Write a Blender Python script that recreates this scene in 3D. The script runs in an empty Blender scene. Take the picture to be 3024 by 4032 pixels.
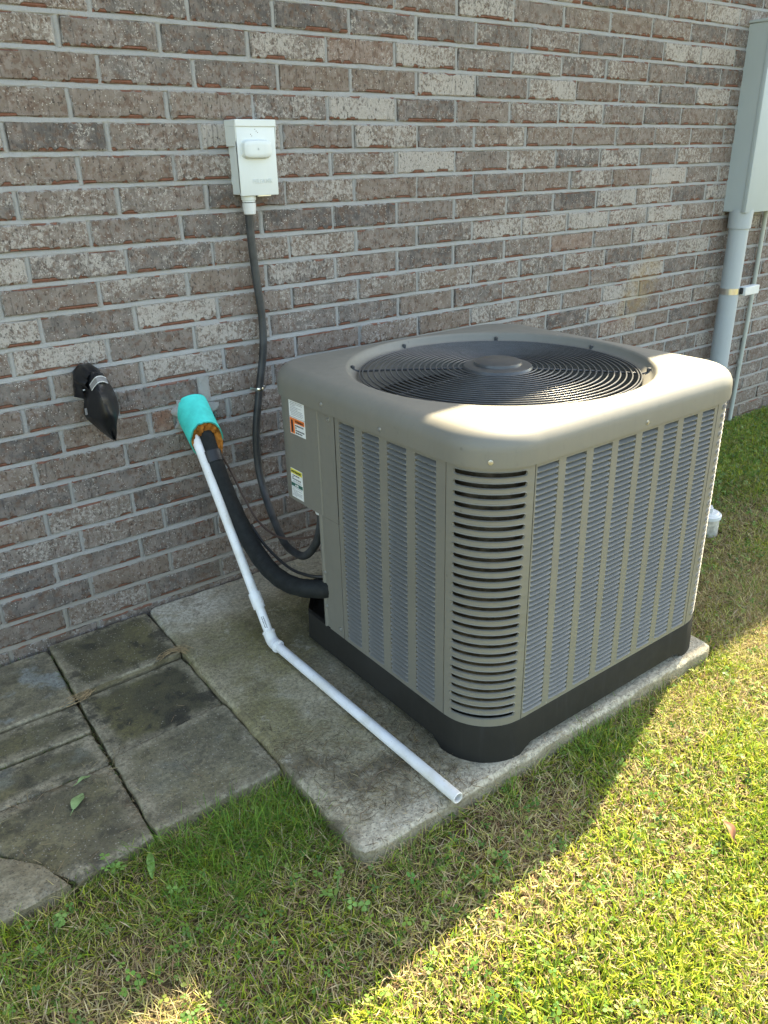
import bpy, bmesh, math, random
import numpy as np
from mathutils import Vector, Matrix

random.seed(7); RNG = np.random.default_rng(7)
rad = math.radians
S = bpy.context.scene
COL = S.collection

# ------------------------------------------------------------------ camera, sky, sun, exposure
CAM = np.array([-0.70477355, -2.1973151, 1.27726618])
CR = np.array([[0.79620403, -0.60467076, -0.02079477],
               [-0.26012845, -0.31109009, -0.9140876],
               [0.546253, 0.73320954, -0.40498325]])
FPX = 3112.751
cd = bpy.data.cameras.new('camera'); cam = bpy.data.objects.new('camera', cd); COL.objects.link(cam)
cd.sensor_fit = 'VERTICAL'; cd.sensor_height = 36.0; cd.lens = FPX / 4032 * 36
cd.clip_start = 0.02; cd.clip_end = 500
m = Matrix.Identity(4)
for i in range(3):
    m[i][0] = CR[0][i]; m[i][1] = -CR[1][i]; m[i][2] = -CR[2][i]; m[i][3] = CAM[i]
cam.matrix_world = m
S.camera = cam

SUN = Vector((0.87, 0.285, 1.0)).normalized()
world = bpy.data.worlds.new('World'); S.world = world; world.use_nodes = True
wn = world.node_tree
sky = wn.nodes.new('ShaderNodeTexSky'); sky.sky_type = 'NISHITA'; sky.sun_disc = False
sky.sun_elevation = math.asin(SUN.z); sky.sun_rotation = math.atan2(SUN.x, SUN.y)
sky.air_density = 1.0; sky.dust_density = 1.6; sky.ozone_density = 1.0
bg = wn.nodes['Background']; bg.inputs['Strength'].default_value = 0.15
wn.links.new(sky.outputs[0], bg.inputs['Color'])
ld = bpy.data.lights.new('sun', 'SUN'); ld.energy = 5.0; ld.angle = rad(0.55); ld.color = (1.0, 0.92, 0.78)
sun = bpy.data.objects.new('sun', ld); COL.objects.link(sun)
sun.rotation_euler = (-SUN).to_track_quat('-Z', 'Y').to_euler()
sun.location = (3, 1, 6)
S.view_settings.view_transform = 'Standard'; S.view_settings.look = 'None'
S.view_settings.exposure = 2.3; S.view_settings.use_white_balance = True; S.view_settings.white_balance_temperature = 7900; S.view_settings.white_balance_tint = 5; S.view_settings.gamma = 1.0; S.view_settings.use_curve_mapping = False
S.render.engine = 'CYCLES'; S.cycles.use_denoising = True
S.cycles.max_bounces = 6; S.cycles.diffuse_bounces = 3; S.cycles.glossy_bounces = 2; S.cycles.transmission_bounces = 3; S.cycles.use_light_tree = False


def project(P):
    q = (np.asarray(P, float) - CAM) @ CR.T
    return np.stack([q[..., 0] / q[..., 2] * FPX + 1512, q[..., 1] / q[..., 2] * FPX + 2016], -1), q[..., 2]


# ------------------------------------------------------------------ node helper
class NT:
    def __init__(s, name):
        s.m = bpy.data.materials.new(name); s.m.use_nodes = True
        s.t = s.m.node_tree; s.t.nodes.clear()
        s.out = s.t.nodes.new('ShaderNodeOutputMaterial')
        s.geo = None

    def set(s, sock, v):
        if isinstance(v, bpy.types.NodeSocket): s.t.links.new(v, sock)
        elif isinstance(v, (tuple, list)):
            v = tuple(v)
            if len(sock.default_value) == 4 and len(v) == 3: v = v + (1,)
            sock.default_value = v
        else: sock.default_value = v

    def n(s, typ, ins=None, **props):
        nd = s.t.nodes.new('ShaderNode' + typ)
        for k, v in props.items(): setattr(nd, k, v)
        for k, v in (ins or {}).items(): s.set(nd.inputs[k], v)
        return nd

    def pos(s):
        if not s.geo: s.geo = s.n('NewGeometry')
        return s.geo.outputs['Position']

    def obj(s): return s.n('TexCoord').outputs['Object']
    def attr(s, name, o='Fac'): return s.n('Attribute', attribute_name=name).outputs[o]

    def math(s, op, a, b=0.0, c=0.0, clamp=False):
        nd = s.n('Math', operation=op, use_clamp=clamp)
        s.set(nd.inputs[0], a); s.set(nd.inputs[1], b); s.set(nd.inputs[2], c)
        return nd.outputs[0]

    def vmath(s, op, a, b=(0, 0, 0)):
        nd = s.n('VectorMath', operation=op); s.set(nd.inputs[0], a); s.set(nd.inputs[1], b)
        return nd.outputs[0]

    def mapr(s, v, a, b, c=0.0, d=1.0, smooth=True):
        nd = s.n('MapRange', interpolation_type='SMOOTHSTEP' if smooth else 'LINEAR')
        for i, x in enumerate((v, a, b, c, d)): s.set(nd.inputs[i], x)
        return nd.outputs[0]

    def mix(s, f, a, b, blend='MIX'):
        nd = s.n('Mix', data_type='RGBA', blend_type=blend)
        s.set(nd.inputs[0], f); s.set(nd.inputs[6], a); s.set(nd.inputs[7], b)
        return nd.outputs[2]

    def noise(s, vec, scale, detail=3.0, rough=0.55, o='Fac', dist=0.0):
        return s.n('TexNoise', {'Vector': vec, 'Scale': scale, 'Detail': detail, 'Roughness': rough, 'Distortion': dist}).outputs[o]

    def vor(s, vec, scale, feature='F1', o='Distance', rnd=1.0):
        return s.n('TexVoronoi', {'Vector': vec, 'Scale': scale, 'Randomness': rnd}, feature=feature).outputs[o]

    def ramp(s, f, stops):
        nd = s.n('ValToRGB'); s.set(nd.inputs[0], f); e = nd.color_ramp.elements
        while len(e) < len(stops): e.new(0.5)
        for i, (p, c) in enumerate(stops): e[i].position = p; e[i].color = tuple(c) + (1,) if len(c) == 3 else c
        return nd.outputs[0]

    def sep(s, v): return s.n('SeparateXYZ', {0: v}).outputs
    def comb(s, x, y, z): return s.n('CombineXYZ', {0: x, 1: y, 2: z}).outputs[0]

    def bump(s, h, strength=0.5, dist=0.002, normal=None):
        nd = s.n('Bump', {'Height': h, 'Strength': strength, 'Distance': dist})
        if normal is not None: s.set(nd.inputs['Normal'], normal)
        return nd.outputs[0]

    def bsdf(s, color, rough=0.6, metal=0.0, spec=0.5, normal=None, **kw):
        b = s.n('BsdfPrincipled', {'Base Color': color, 'Roughness': rough, 'Metallic': metal, 'Specular IOR Level': spec})
        if normal is not None: s.set(b.inputs['Normal'], normal)
        for k, v in kw.items(): s.set(b.inputs[k.replace('_', ' ')], v)
        s.t.links.new(b.outputs[0], s.out.inputs['Surface'])
        return s.m


def scaled(t, vec, sx, sy, sz): return t.vmath('MULTIPLY', vec, (sx, sy, sz))


# ------------------------------------------------------------------ materials
def m_brick():
    t = NT('brick_face'); P = t.pos(); rnd = t.attr('rnd'); tone = t.attr('tone'); white = t.attr('white')
    loc = t.sep(t.attr('bl', 'Vector'))
    off = t.comb(t.math('MULTIPLY', rnd, 37.0), t.math('MULTIPLY', rnd, 91.0), t.math('MULTIPLY', rnd, 13.0))
    Q = t.vmath('ADD', P, off)
    base = t.ramp(tone, [(0.0, (0.085, 0.077, 0.073)), (0.25, (0.135, 0.120, 0.110)), (0.5, (0.178, 0.147, 0.125)), (0.72, (0.165, 0.128, 0.102)), (0.88, (0.22, 0.19, 0.165)), (1.0, (0.2, 0.095, 0.06))])
    cl = t.noise(Q, 28, 4, 0.6)
    base = t.mix(t.mapr(cl, 0.35, 0.7), base, t.mix(0.6, base, (0.27, 0.225, 0.2)))
    brn = t.noise(t.vmath('ADD', Q, (5, 3, 1)), 55, 3, 0.6)
    base = t.mix(t.math('MULTIPLY', t.mapr(brn, 0.48, 0.64), 0.7), base, (0.125, 0.078, 0.056))
    # lime flecks
    fl = t.noise(Q, 95, 6, 0.74, dist=0.3); big = t.noise(t.vmath('ADD', Q, (9, 2, 4)), 13, 2, 0.5)
    thr = t.math('SUBTRACT', 0.655, t.math('MULTIPLY', white, 0.21))
    thr = t.math('SUBTRACT', thr, t.math('MULTIPLY', t.math('SUBTRACT', big, 0.5), 0.34))
    flm = t.mapr(fl, t.math('SUBTRACT', thr, 0.05), t.math('ADD', thr, 0.075))
    base = t.mix(t.math('MULTIPLY', flm, 0.8), base, (0.38, 0.355, 0.325))
    sp = t.vor(Q, 150, o='Distance'); spc = t.noise(Q, 40, 2, 0.5)
    spm = t.math('MULTIPLY', t.mapr(sp, 0.26, 0.14), t.mapr(spc, 0.50, 0.58))
    base = t.mix(t.math('MULTIPLY', spm, 0.75), base, (0.55, 0.51, 0.47))
    # dark pits and vertical drag marks
    pit = t.noise(scaled(t, Q, 1.0, 1.0, 0.45), 190, 3, 0.6)
    pm = t.mapr(pit, 0.575, 0.66)
    base = t.mix(t.math('MULTIPLY', pm, 0.75), base, (0.04, 0.033, 0.03))
    drag = t.noise(scaled(t, Q, 1.0, 1.0, 0.07), 120, 3, 0.6)
    dm = t.mapr(drag, 0.60, 0.70)
    base = t.mix(t.math('MULTIPLY', dm, 0.4), base, (0.06, 0.05, 0.047))
    # broken edges showing the red body
    hx = t.comb(t.math('ADD', loc[0], t.math('MULTIPLY', rnd, 50.0)), 0.0, t.math('MULTIPLY', rnd, 9.0))
    h1 = t.noise(hx, 13, 3.5, 0.55); h2 = t.noise(t.vmath('ADD', hx, (30, 7, 2)), 11, 3.5, 0.55)
    chipb = t.math('MULTIPLY', t.math('MINIMUM', t.math('MULTIPLY', t.math('SUBTRACT', h1, 0.49), 0.16), 0.0085), 1.0)
    chipt = t.math('MULTIPLY', t.math('MINIMUM', t.math('MULTIPLY', t.math('SUBTRACT', h2, 0.53), 0.12), 0.006), 1.0)
    cb = t.mapr(loc[2], t.math('ADD', chipb, 0.0012), t.math('SUBTRACT', chipb, 0.0012))
    top = t.math('SUBTRACT', 0.0655, loc[2])
    ct = t.mapr(top, t.math('ADD', chipt, 0.001), t.math('SUBTRACT', chipt, 0.001))
    chip = t.math('MAXIMUM', cb, ct)
    chc = t.mix(t.noise(Q, 60, 3, 0.6), (0.10, 0.046, 0.032), (0.25, 0.11, 0.075))
    rim = t.mapr(loc[2], t.math('ADD', chipb, 0.0045), t.math('ADD', chipb, 0.0005))
    rim = t.math('MULTIPLY', rim, t.mapr(chipb, 0.001, 0.003))
    base = t.mix(t.math('MULTIPLY', rim, 0.35), base, (0.06, 0.048, 0.043))
    base = t.mix(chip, base, chc)
    # mortar smeared over the arrises
    er = t.math('MINIMUM', t.math('MINIMUM', loc[0], t.math('SUBTRACT', loc[1], loc[0])), t.math('MINIMUM', loc[2], top))
    sm = t.math('MULTIPLY', t.math('SUBTRACT', t.noise(P, 62, 4, 0.65), 0.47), 0.030)
    smm = t.mapr(er, t.math('ADD', sm, 0.0012), t.math('SUBTRACT', sm, 0.0006))
    smm = t.math('MULTIPLY', smm, t.math('SUBTRACT', 1.0, t.math('MULTIPLY', chip, 0.8)))
    base = t.mix(t.math('MULTIPLY', smm, 0.9), base, (0.28, 0.272, 0.26))
    # rust coloured stain on the wall, and damp soil staining near the ground
    pz = t.sep(P)
    sx = t.math('DIVIDE', t.math('SUBTRACT', pz[0], t.math('ADD', t.math('MULTIPLY', pz[2], 0.55), 1.97)), 0.15)
    sz = t.math('DIVIDE', t.math('SUBTRACT', pz[2], 0.74), 0.19)
    d = t.math('ADD', t.math('MULTIPLY', sx, sx), t.math('MULTIPLY', sz, sz))
    st = t.math('MULTIPLY', t.mapr(d, 1.0, 0.0), t.mapr(t.noise(P, 22, 3, 0.6), 0.3, 0.62))
    base = t.mix(t.math('MULTIPLY', st, 0.5), base, (0.30, 0.21, 0.10))
    lo = t.math('MULTIPLY', t.mapr(pz[2], 0.22, -0.03), t.mapr(t.noise(P, 9, 3, 0.6), 0.3, 0.65))
    base = t.mix(t.math('MULTIPLY', lo, 0.35), base, (0.105, 0.075, 0.042))
    h = t.math('ADD', t.math('MULTIPLY', pit, -0.9), t.math('MULTIPLY', t.noise(Q, 320, 2, 0.6), 0.45))
    h = t.math('ADD', h, t.math('MULTIPLY', fl, 0.6))
    h = t.math('SUBTRACT', h, t.math('MULTIPLY', chip, 1.7))
    h = t.math('SUBTRACT', h, t.math('MULTIPLY', dm, 0.5))
    return t.bsdf(base, 0.88, spec=0.25, normal=t.bump(h, 0.75, 0.0035))


def m_mortar():
    t = NT('mortar'); P = t.pos()
    n1 = t.noise(P, 11, 4, 0.6); n2 = t.noise(P, 260, 3, 0.65); n3 = t.noise(P, 45, 3, 0.6)
    c = t.mix(n1, (0.25, 0.245, 0.235), (0.36, 0.36, 0.35))
    c = t.mix(t.mapr(n2, 0.56, 0.7), c, (0.27, 0.26, 0.24))
    c = t.mix(t.math('MULTIPLY', t.mapr(n3, 0.58, 0.72), 0.5), c, (0.33, 0.29, 0.25))
    z = t.sep(P)[2]
    lo = t.math('MULTIPLY', t.mapr(z, 0.28, -0.02), 0.75)
    c = t.mix(lo, c, (0.23, 0.20, 0.155))
    x = t.math('DIVIDE', t.math('SUBTRACT', t.sep(P)[0], t.math('ADD', t.math('MULTIPLY', z, 0.55), 1.97)), 0.15)
    zz = t.math('DIVIDE', t.math('SUBTRACT', z, 0.74), 0.19)
    d = t.math('ADD', t.math('MULTIPLY', x, x), t.math('MULTIPLY', zz, zz))
    c = t.mix(t.math('MULTIPLY', t.mapr(d, 1.0, 0.0), 0.4), c, (0.38, 0.31, 0.18))
    h = t.math('ADD', n2, t.math('MULTIPLY', n3, 1.5))
    return t.bsdf(c, 0.95, spec=0.15, normal=t.bump(h, 0.8, 0.003))


def m_concrete(kind):
    t = NT('concrete_' + kind); P = t.pos(); O = t.obj()
    n1 = t.noise(P, 4.2, 5, 0.6); n2 = t.noise(P, 18, 5, 0.65); n3 = t.noise(P, 95, 4, 0.65)
    if kind == 'pad':
        c = t.mix(t.mapr(n2, 0.3, 0.7), (0.36, 0.305, 0.20), (0.54, 0.475, 0.34))
        px = t.sep(P)
        back = t.mapr(px[1], -0.24, -0.10)
        back = t.math('MULTIPLY', back, t.mapr(n2, 0.25, 0.55))
        moss = t.mapr(t.noise(t.vmath('ADD', P, (3.3, 0, 0)), 3.4, 4, 0.6), 0.40, 0.62)
        moss = t.math('MULTIPLY', moss, t.mapr(px[1], -1.10, -0.75))
        c = t.mix(t.math('MULTIPLY', moss, 0.62), c, (0.20, 0.172, 0.052))
        mid = t.math('MULTIPLY', t.mapr(px[1], -0.18, -0.26), t.mapr(px[1], -0.62, -0.36))
        c = t.mix(t.math('MULTIPLY', t.math('MULTIPLY', mid, t.mapr(n2, 0.3, 0.65)), 0.65), c, (0.165, 0.142, 0.042))
        c = t.mix(t.math('MULTIPLY', back, 0.75), c, (0.60, 0.57, 0.49))
        dirt = t.math('MULTIPLY', t.mapr(t.noise(t.vmath('ADD', P, (0, 8, 0)), 7, 4, 0.6), 0.47, 0.62), t.mapr(px[1], -0.7, -1.0))
        dirt = t.math('MULTIPLY', dirt, t.mapr(px[1], -1.20, -1.12))
        c = t.mix(t.math('MULTIPLY', dirt, 0.8), c, (0.10, 0.078, 0.05))
        near = t.math('MULTIPLY', t.mapr(px[0], 0.13, 0.29), t.mapr(px[1], -1.19, -1.0))
        c = t.mix(t.math('MULTIPLY', t.math('MULTIPLY', near, t.mapr(n2, 0.25, 0.6)), 0.6), c, (0.12, 0.108, 0.055))
        fr = t.mapr(px[1], -1.12, -1.2)
        c = t.mix(t.math('MULTIPLY', fr, 0.55), c, (0.50, 0.46, 0.37))
        pt = t.noise(t.vmath('ADD', P, (1, 5, 2)), 13, 6, 0.7)
        c = t.mix(t.math('MULTIPLY', t.mapr(pt, 0.52, 0.66), 0.55), c, (0.16, 0.125, 0.075))
        c = t.mix(t.math('MULTIPLY', t.mapr(pt, 0.44, 0.32), 0.5), c, (0.60, 0.55, 0.44))
        agg_s = 210
    else:
        rnd = t.n('ObjectInfo').outputs['Random']
        c = t.mix(t.mapr(n2, 0.3, 0.7), (0.22, 0.19, 0.125), (0.36, 0.315, 0.22))
        o = t.sep(O)
        ex = t.math('SUBTRACT', t.attr('hx'), t.math('ABSOLUTE', o[0])); ey = t.math('SUBTRACT', t.attr('hy'), t.math('ABSOLUTE', o[1]))
        e = t.math('MINIMUM', ex, ey)
        e = t.math('ADD', e, t.math('MULTIPLY', t.math('SUBTRACT', t.noise(t.vmath('ADD', P, (2, 6, 1)), 9, 5, 0.65), 0.5), 0.085))
        dark = t.math('MULTIPLY', t.mapr(e, 0.012, 0.045), t.attr('dark'))
        dk = t.mix(t.mapr(n1, 0.4, 0.62), (0.07, 0.065, 0.036), (0.14, 0.122, 0.05))
        c = t.mix(t.math('MULTIPLY', dark, 0.9), c, dk)
        blk = t.mapr(t.noise(t.vmath('ADD', P, (4, 4, 4)), 15, 6, 0.72), 0.49, 0.62)
        c = t.mix(t.math('MULTIPLY', t.math('MULTIPLY', blk, 0.85), t.attr('dark')), c, (0.036, 0.034, 0.026))
        pale = t.math('MULTIPLY', t.mapr(t.noise(t.vmath('ADD', P, (7, 1, 4)), 9, 4, 0.6), 0.53, 0.66), t.attr('pale'))
        c = t.mix(t.math('MULTIPLY', pale, 0.7), c, (0.27, 0.30, 0.285))
        agg_s = 190
    v = t.vor(P, agg_s, o='Color'); vd = t.vor(P, agg_s); g = t.sep(v)
    lightm = t.math('MULTIPLY', t.mapr(g[0], 0.62, 0.85), t.mapr(vd, t.math('MULTIPLY', g[2], 0.5), t.math('MULTIPLY', g[2], 0.28)))
    darkm = t.math('MULTIPLY', t.mapr(g[1], 0.72, 0.80), t.mapr(vd, 0.5, 0.3))
    c = t.mix(t.math('MULTIPLY', darkm, 0.5), c, (0.07, 0.06, 0.048))
    c = t.mix(t.math('MULTIPLY', lightm, 0.55), c, (0.46, 0.42, 0.35))
    c = t.mix(t.math('MULTIPLY', t.mapr(n3, 0.35, 0.65), 0.45), c, (0.07, 0.063, 0.045))
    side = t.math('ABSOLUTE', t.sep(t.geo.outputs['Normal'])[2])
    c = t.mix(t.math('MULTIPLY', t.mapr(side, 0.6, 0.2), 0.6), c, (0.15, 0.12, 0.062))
    h = t.math('ADD', t.math('MULTIPLY', n3, 1.0), t.math('MULTIPLY', t.mapr(vd, 0.5, 0.1), 0.5))
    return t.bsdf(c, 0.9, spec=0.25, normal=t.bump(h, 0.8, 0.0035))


def m_soil():
    t = NT('soil'); P = t.pos()
    n1 = t.noise(P, 2.4, 5, 0.6); n2 = t.noise(P, 40, 5, 0.65); n3 = t.noise(P, 9, 4, 0.6)
    c = t.mix(t.mapr(n2, 0.3, 0.7), (0.055, 0.036, 0.021), (0.12, 0.083, 0.05))
    c = t.mix(t.math('MULTIPLY', t.mapr(n1, 0.4, 0.6), 0.5), c, (0.075, 0.075, 0.028))
    px = t.sep(P)
    r = t.math('SQRT', t.math('ADD', t.math('MULTIPLY', px[0], px[0]), t.math('MULTIPLY', px[1], px[1])))
    far = t.mapr(r, 5.0, 8.0)
    g = t.mix(t.mapr(n3, 0.35, 0.65), (0.11, 0.13, 0.035), (0.20, 0.165, 0.075))
    c = t.mix(far, c, g)
    return t.bsdf(c, 0.95, spec=0.1, normal=t.bump(n2, 0.9, 0.01))


def m_leafy(name, rough=0.55, trans=0.35):
    t = NT(name); c = t.attr('Col', 'Color')
    b = t.n('BsdfPrincipled', {'Base Color': c, 'Roughness': rough, 'Specular IOR Level': 0.3})
    tr = t.n('BsdfTranslucent', {'Color': c})
    mx = t.n('MixShader', {0: trans}); t.t.links.new(b.outputs[0], mx.inputs[1]); t.t.links.new(tr.outputs[0], mx.inputs[2])
    t.t.links.new(mx.outputs[0], t.out.inputs['Surface'])
    return t.m


def m_paint(name, col, rough=0.42, spec=0.5, grime=0.25, fleck=True, peel=0.12):
    t = NT(name); P = t.pos()
    n1 = t.noise(P, 6, 4, 0.6); n2 = t.noise(P, 38, 4, 0.65)
    dk = tuple(x * 0.66 for x in col)
    c = t.mix(t.math('MULTIPLY', t.mapr(n1, 0.4, 0.75), grime), col, dk)
    c = t.mix(t.math('MULTIPLY', t.mapr(n2, 0.6, 0.72), grime), c, dk)
    if fleck:
        v = t.vor(P, 26, o='Distance'); vc = t.sep(t.vor(P, 26, o='Color'))
        f = t.math('MULTIPLY', t.mapr(v, 0.06, 0.035), t.mapr(vc[0], 0.78, 0.8))
        c = t.mix(t.math('MULTIPLY', f, 0.7), c, (0.62, 0.58, 0.50))
        f2 = t.math('MULTIPLY', t.mapr(v, 0.12, 0.05), t.mapr(vc[1], 0.8, 0.84))
        c = t.mix(t.math('MULTIPLY', f2, 0.4), c, tuple(x * 0.4 for x in col))
    stk = t.noise(scaled(t, P, 1.0, 1.0, 0.06), 55, 4, 0.6)
    c = t.mix(t.math('MULTIPLY', t.mapr(stk, 0.52, 0.72), grime), c, tuple(x * 0.72 + 0.02 for x in col))
    c = t.mix(t.math('MULTIPLY', t.mapr(t.noise(P, 3.1, 5, 0.65), 0.45, 0.7), grime * 0.7), c, tuple(x * 1.25 + 0.02 for x in col))
    r = t.math('ADD', rough, t.math('MULTIPLY', t.math('ADD', n2, t.math('MULTIPLY', stk, 0.6)), 0.16))
    return t.bsdf(c, r, spec=spec, normal=t.bump(t.noise(P, 700, 2, 0.5), peel, 0.0006))


def m_simple(name, col, rough=0.5, metal=0.0, spec=0.5, var=0.15, scale=30, bumps=0.0, bscale=200, **kw):
    t = NT(name); P = t.pos(); n = t.noise(P, scale, 4, 0.6)
    c = t.mix(t.mapr(n, 0.3, 0.7), tuple(x * (1 - var) for x in col), tuple(min(1, x * (1 + var)) for x in col))
    nm = t.bump(t.noise(P, bscale, 3, 0.6), bumps, 0.002) if bumps else None
    return t.bsdf(c, rough, metal, spec, nm, **kw)


def m_pvc():
    t = NT('white_pvc'); P = t.pos()
    n = t.noise(P, 14, 4, 0.6); v = t.noise(P, 170, 3, 0.6)
    c = t.mix(t.mapr(n, 0.35, 0.75), (0.80, 0.81, 0.82), (0.66, 0.65, 0.60))
    c = t.mix(t.math('MULTIPLY', t.mapr(v, 0.64, 0.72), 0.5), c, (0.32, 0.28, 0.2))
    z = t.sep(P)
    c = t.mix(t.math('MULTIPLY', t.mapr(z[1], -0.9, -1.22), 0.25), c, (0.55, 0.47, 0.36))
    return t.bsdf(c, 0.42, spec=0.45)


def m_coil():
    t = NT('coil_fins'); P = t.pos(); n = t.noise(P, 30, 4, 0.6)
    c = t.mix(t.mapr(n, 0.35, 0.7), (0.045, 0.038, 0.026), (0.11, 0.092, 0.062))
    return t.bsdf(c, 0.8, spec=0.2, normal=t.bump(t.noise(scaled(t, P, 6, 6, 0.3), 200, 2, 0.5), 0.4, 0.002))


MT = dict(
    brick=m_brick(), mortar=m_mortar(), pad=m_concrete('pad'), paver=m_concrete('paver'), soil=m_soil(),
    grass=m_leafy('grass_blade'), straw=m_leafy('dead_grass_blade', 0.7, 0.2), clover=m_leafy('clover_leaf', 0.5, 0.35),
    ac=m_paint('taupe_paint', (0.172, 0.164, 0.138), 0.42, 0.5),
    acdark=m_paint('taupe_paint_slats', (0.175, 0.175, 0.165), 0.4, 0.5, fleck=False),
    base=m_paint('black_plastic', (0.018, 0.017, 0.014), 0.68, 0.25, 0.4),
    box=m_paint('pale_grey_enamel', (0.60, 0.64, 0.63), 0.4, 0.5, 0.06, False),
    util=m_paint('grey_enamel', (0.37, 0.42, 0.43), 0.38, 0.5, 0.08, False),
    gpvc=m_paint('grey_pvc', (0.36, 0.40, 0.42), 0.45, 0.45, 0.15, False),
    wire=m_simple('black_wire', (0.055, 0.058, 0.06), 0.32, 0.0, 0.5),
    coil=m_coil(), void=m_simple('dark_inside', (0.018, 0.018, 0.018), 0.8),
    fan=m_simple('fan_metal', (0.16, 0.165, 0.17), 0.45, 0.3),
    screw=m_simple('screw_zinc', (0.5, 0.5, 0.48), 0.35, 0.9), steel=m_simple('steel', (0.62, 0.62, 0.60), 0.28, 1.0, var=0.1),
    pvc=m_pvc(), rubber=m_simple('foam_rubber', (0.011, 0.013, 0.013), 0.75, 0, 0.3, 0.3, 60, 0.25, 500),
    tape=m_simple('black_tape', (0.015, 0.015, 0.016), 0.45), conduit=m_simple('black_conduit', (0.035, 0.038, 0.04), 0.5, 0, 0.45, 0.35, 25),
    brown=m_simple('brown_wire', (0.075, 0.045, 0.036), 0.5), teal=m_simple('teal_foam', (0.04, 0.66, 0.58), 0.65, 0, 0.3, 0.1, 30, 0.15, 350),
    teald=m_simple('teal_edge', (0.02, 0.32, 0.25), 0.7), foam=m_simple('orange_foam', (0.33, 0.125, 0.022), 0.85, 0, 0.2, 0.5, 55, 0.6, 90),
    nylon=m_simple('black_nylon', (0.007, 0.0075, 0.009), 0.38, 0, 0.4, 0.3, 14, 0.35, 60), strap=m_simple('grey_strap', (0.20, 0.20, 0.21), 0.6),
    white=m_simple('white_plastic', (0.60, 0.62, 0.62), 0.4, var=0.06), paper=m_simple('sticker_white', (0.72, 0.74, 0.73), 0.45, var=0.04),
    ink=m_simple('ink_black', (0.02, 0.02, 0.02), 0.5), inkg=m_simple('ink_grey', (0.28, 0.28, 0.28), 0.5), orange=m_simple('sticker_orange', (0.80, 0.19, 0.035), 0.45, var=0.05),
    yellow=m_simple('sticker_yellow', (0.70, 0.62, 0.07), 0.45, var=0.05), green=m_simple('sticker_green', (0.01, 0.10, 0.07), 0.45, var=0.05),
    thinpipe=m_paint('grey_green_pvc', (0.40, 0.43, 0.39), 0.5, 0.4, 0.3, False), soffit=m_simple('white_soffit', (0.62, 0.61, 0.58), 0.6),
    shingle=m_simple('shingle', (0.06, 0.055, 0.05), 0.9), oldleaf=m_simple('brown_leaf', (0.20, 0.085, 0.04), 0.7),
    cleanpipe=m_simple('dirty_pvc', (0.45, 0.42, 0.35), 0.7, var=0.3, scale=60), twig=m_simple('twig', (0.12, 0.09, 0.06), 0.85, var=0.4, scale=40),
)

# ------------------------------------------------------------------ mesh helpers
ORG = {}


def org(o):
    return np.array(ORG.get(o.name, (0, 0, 0)), float) if o is not None else np.zeros(3)


def empty(name, loc, label=None, cat=None, group=None, kind=None):
    o = bpy.data.objects.new(name, None); COL.objects.link(o); o.location = loc; o.empty_display_size = 0.05
    ORG[o.name] = tuple(loc)
    return tag(o, label, cat, group, kind)


def tag(o, label=None, cat=None, group=None, kind=None):
    if label: o['label'] = label
    if cat: o['category'] = cat
    if group: o['group'] = group
    if kind: o['kind'] = kind
    return o


def build(name, V, F, mat, parent=None, smooth=None, at=None):
    """one mesh object; V is in world coordinates; `at` is the origin of a top-level thing"""
    V = np.asarray(V, float).reshape(-1, 3)
    o0 = org(parent) if parent is not None else np.array(at if at is not None else (0, 0, 0), float)
    me = bpy.data.meshes.new(name)
    me.from_pydata((V - o0).tolist(), [], [tuple(int(i) for i in f) for f in F])
    me.materials.append(mat if not isinstance(mat, str) else MT[mat])
    if smooth is not None:
        me.shade_smooth()
        if smooth < 180: me.set_sharp_from_angle(angle=rad(smooth))
    o = bpy.data.objects.new(name, me); COL.objects.link(o)
    if parent is not None:
        o.parent = parent; ORG[o.name] = tuple(o0)
    else:
        o.location = o0; ORG[o.name] = tuple(o0)
    return o


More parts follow.
